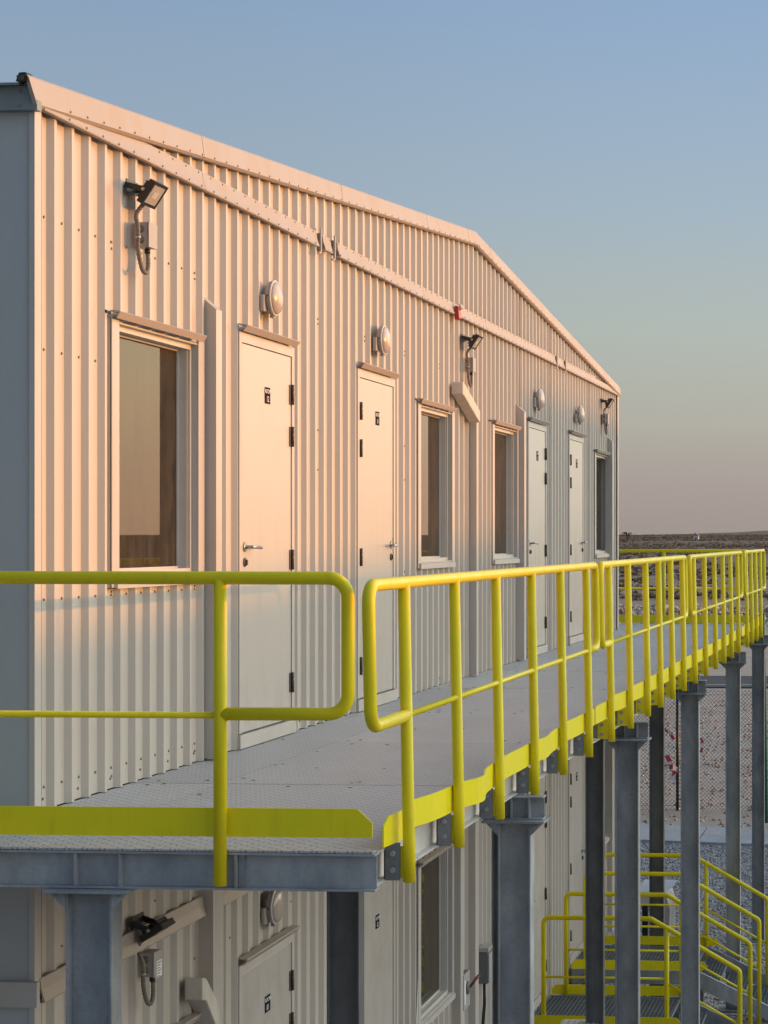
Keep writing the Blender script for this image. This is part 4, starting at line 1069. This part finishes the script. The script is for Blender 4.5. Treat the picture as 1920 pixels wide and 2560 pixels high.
# ------------------------------------------------------------------ machine cabinet, white unit
t = thing('machine_cabinet', 'pale grey machine cabinet with sloping lid on the gravel behind the stair', 'cabinet', (.36, 19.0, GZ))
MB().box(.10, .48, 18.6, 19.4, -3.72, -3.545).build('lid_box', M['frame'], t, bevel=.01)
MB().prism([(.08, 18.58, -3.54), (.52, 18.58, -3.54), (.60, 18.85, -3.50), (.16, 18.85, -3.50)], (0, .4, .015)).build('sloping_lid', M['frame'], t)
MB().prism([(.49, 18.6, -4.2), (.56, 18.6, -4.2), (.58, 18.6, -3.75), (.53, 18.6, -3.6), (.49, 18.6, -3.56)], (0, .7, 0)).build('side_panel', M['box'], t, bevel=.008)
MB().box(.20, .27, 18.62, 18.75, GZ + .02, -3.73).build('leg', M['black'], t)
MB().box(.02, .12, 18.5, 18.9, -3.95, -3.75).build('motor', M['black'], t, bevel=.02)
MB().lathe([(0, .09), (.05, .09), (.05, .04)], (.06, 18.5, -3.98), (0, -1, 0), 20).build('pulley', M['black'], t)
MB().lathe([(0, .045), (.02, .04)], (.07, 18.46, -3.74), (0, -1, 0), 14).build('filler_cap', M['print'], t)
MB().box(.02, .6, 18.55, 19.4, GZ + .004, GZ + .05).build('plinth', M['conc'], t)
t = thing('air_conditioner_unit', 'white ribbed top of an outdoor air conditioner at the bottom of the picture', 'air conditioner', (.68, 10.2, GZ))
b_ = MB().box(.50, .86, 9.75, 10.55, GZ + .12, -3.33).build('casing', M['frame'], t, bevel=.01)
for i in range(6): MB().box(.53 + i * .055, .545 + i * .055, 9.78, 10.5, -3.3295, -3.322).build('top_rib', M['frame'], t)
for i in range(8): MB().box(.53, .83, 9.738, 9.748, -4.0 + i * .08, -3.985 + i * .08).build('grille_bar', M['boxd'], t)
for y in (9.85, 10.4): MB().box(.48, .88, y, y + .06, GZ, GZ + .118).build('foot', M['conc'], t)

# ------------------------------------------------------------------ wire fence
t = thing('wire_fence', 'chain link fence on dark posts between the yard and the road', 'fence', (0, 32.3, GZ))
FYc = 32.3; x0, x1 = -9.0, 7.0; zb, zt = GZ - .02, -1.87; s_ = .0775; h = zt - zb
Vl = []; Fl = []
def bar(p, q, r=.0042):
    p = np.array(p); q = np.array(q); d = (q - p) / np.linalg.norm(q - p); u = np.array([d[2], 0, -d[0]]); y_ = np.array([0, 1., 0]); k_ = len(Vl)
    for P in (p, q): Vl.extend([P + u * r, P - u * r * .5 + y_ * r * .87, P - u * r * .5 - y_ * r * .87])
    for j in range(3): jj = (j + 1) % 3; Fl.append((k_ + j, k_ + jj, k_ + 3 + jj, k_ + 3 + j))
slope = 1.0
xx = x0 - h
while xx < x1:
    for sg in (1, -1):
        if sg == 1: p = [xx, FYc - .003, zb]; q = [xx + h, FYc - .003, zt]
        else: p = [xx + h, FYc + .003, zb]; q = [xx, FYc + .003, zt]
        # clip in x
        def clip(p, q):
            p = list(p); q = list(q)
            if p[0] > q[0]: p, q = q, p
            if q[0] < x0 or p[0] > x1: return None
            if p[0] < x0: f_ = (x0 - p[0]) / (q[0] - p[0]); p = [x0, p[1], p[2] + (q[2] - p[2]) * f_]
            if q[0] > x1: f_ = (x1 - p[0]) / (q[0] - p[0]); q = [x1, q[1], p[2] + (q[2] - p[2]) * f_]
            return p, q
        c = clip(p, q)
        if c and abs(c[1][0] - c[0][0]) > .01: bar(*c)
    xx += s_
for z in (zb + .12, zt - .1): bar([x0, FYc, z], [x1, FYc, z], .003)
o = mass('wire_mesh', np.array(Vl) - np.array([0, 32.3, GZ]), np.array(Fl), M['wire'], kind='stuff'); o.parent = t
for x in (-8.3, -5.8, -3.35, -.86, 3.6, 6.2):
    MB().tube([(x, FYc + .03, GZ - .05), (x, FYc + .03, zt + .03)], .03, 10).build('fence_post', M['black'], t)
t = thing('green_fence_post', 'leaning tall green fence post at the right edge beside the farthest column', 'post', (1.02, 30.7, GZ))
MB().tube([(1.041, 30.7, GZ - .02), (.986, 30.7, -.80), (.978, 30.7, -.3)], .034, 10).build('post_tube', M['green'], t)
MB().lathe([(0, .036), (.02, .03), (.03, .01)], (.978, 30.7, -.3), (0, 0, 1), 10).build('post_cap', M['green'], t)
# barrier tape caught in the fence
def tape(pts, wd, label):
    mb = MB(); k = 0
    for i in range(len(pts) - 1):
        p, q = Vector(pts[i]), Vector(pts[i + 1]); d = (q - p); L = d.length; nseg = max(1, int(L / .07)); u = Vector((0, 0, 1)) if abs(d.x) > abs(d.z) else Vector((1, 0, .2)); u = u.normalized() * wd / 2
        for j in range(nseg):
            a = p + d * (j / nseg); b = p + d * ((j + 1) / nseg); w_ = Vector((0, .02 * math.sin(k * 2.1), 0)); mb.cm = k % 2; mb.quad(a - u + w_, b - u - w_, b + u - w_, a + u + w_); k += 1
    o = mb.build('barrier_tape', [M['taper'], M['tapew']], None, fix=False); top(o, label, 'barrier tape', 'red and white tape caught in the fence')
tape([(-1.10, 32.2, -2.66), (-.98, 32.18, -2.76), (-.92, 32.2, -2.86)], .07, 'short upper strip of red and white tape, left of the third outer column')
tape([(-1.06, 32.2, -3.18), (-1.0, 32.17, -3.30), (-1.09, 32.2, -3.42), (-.93, 32.16, -3.40), (-.84, 32.2, -3.48), (-.95, 32.18, -3.55), (-.93, 32.2, -3.68)], .10, 'crumpled lower bundle of red and white tape on the fence')
tape([(-.38, 32.2, -2.82), (-.33, 32.17, -2.92), (-.37, 32.2, -3.12)], .05, 'thin strip of tape right of the third outer column')
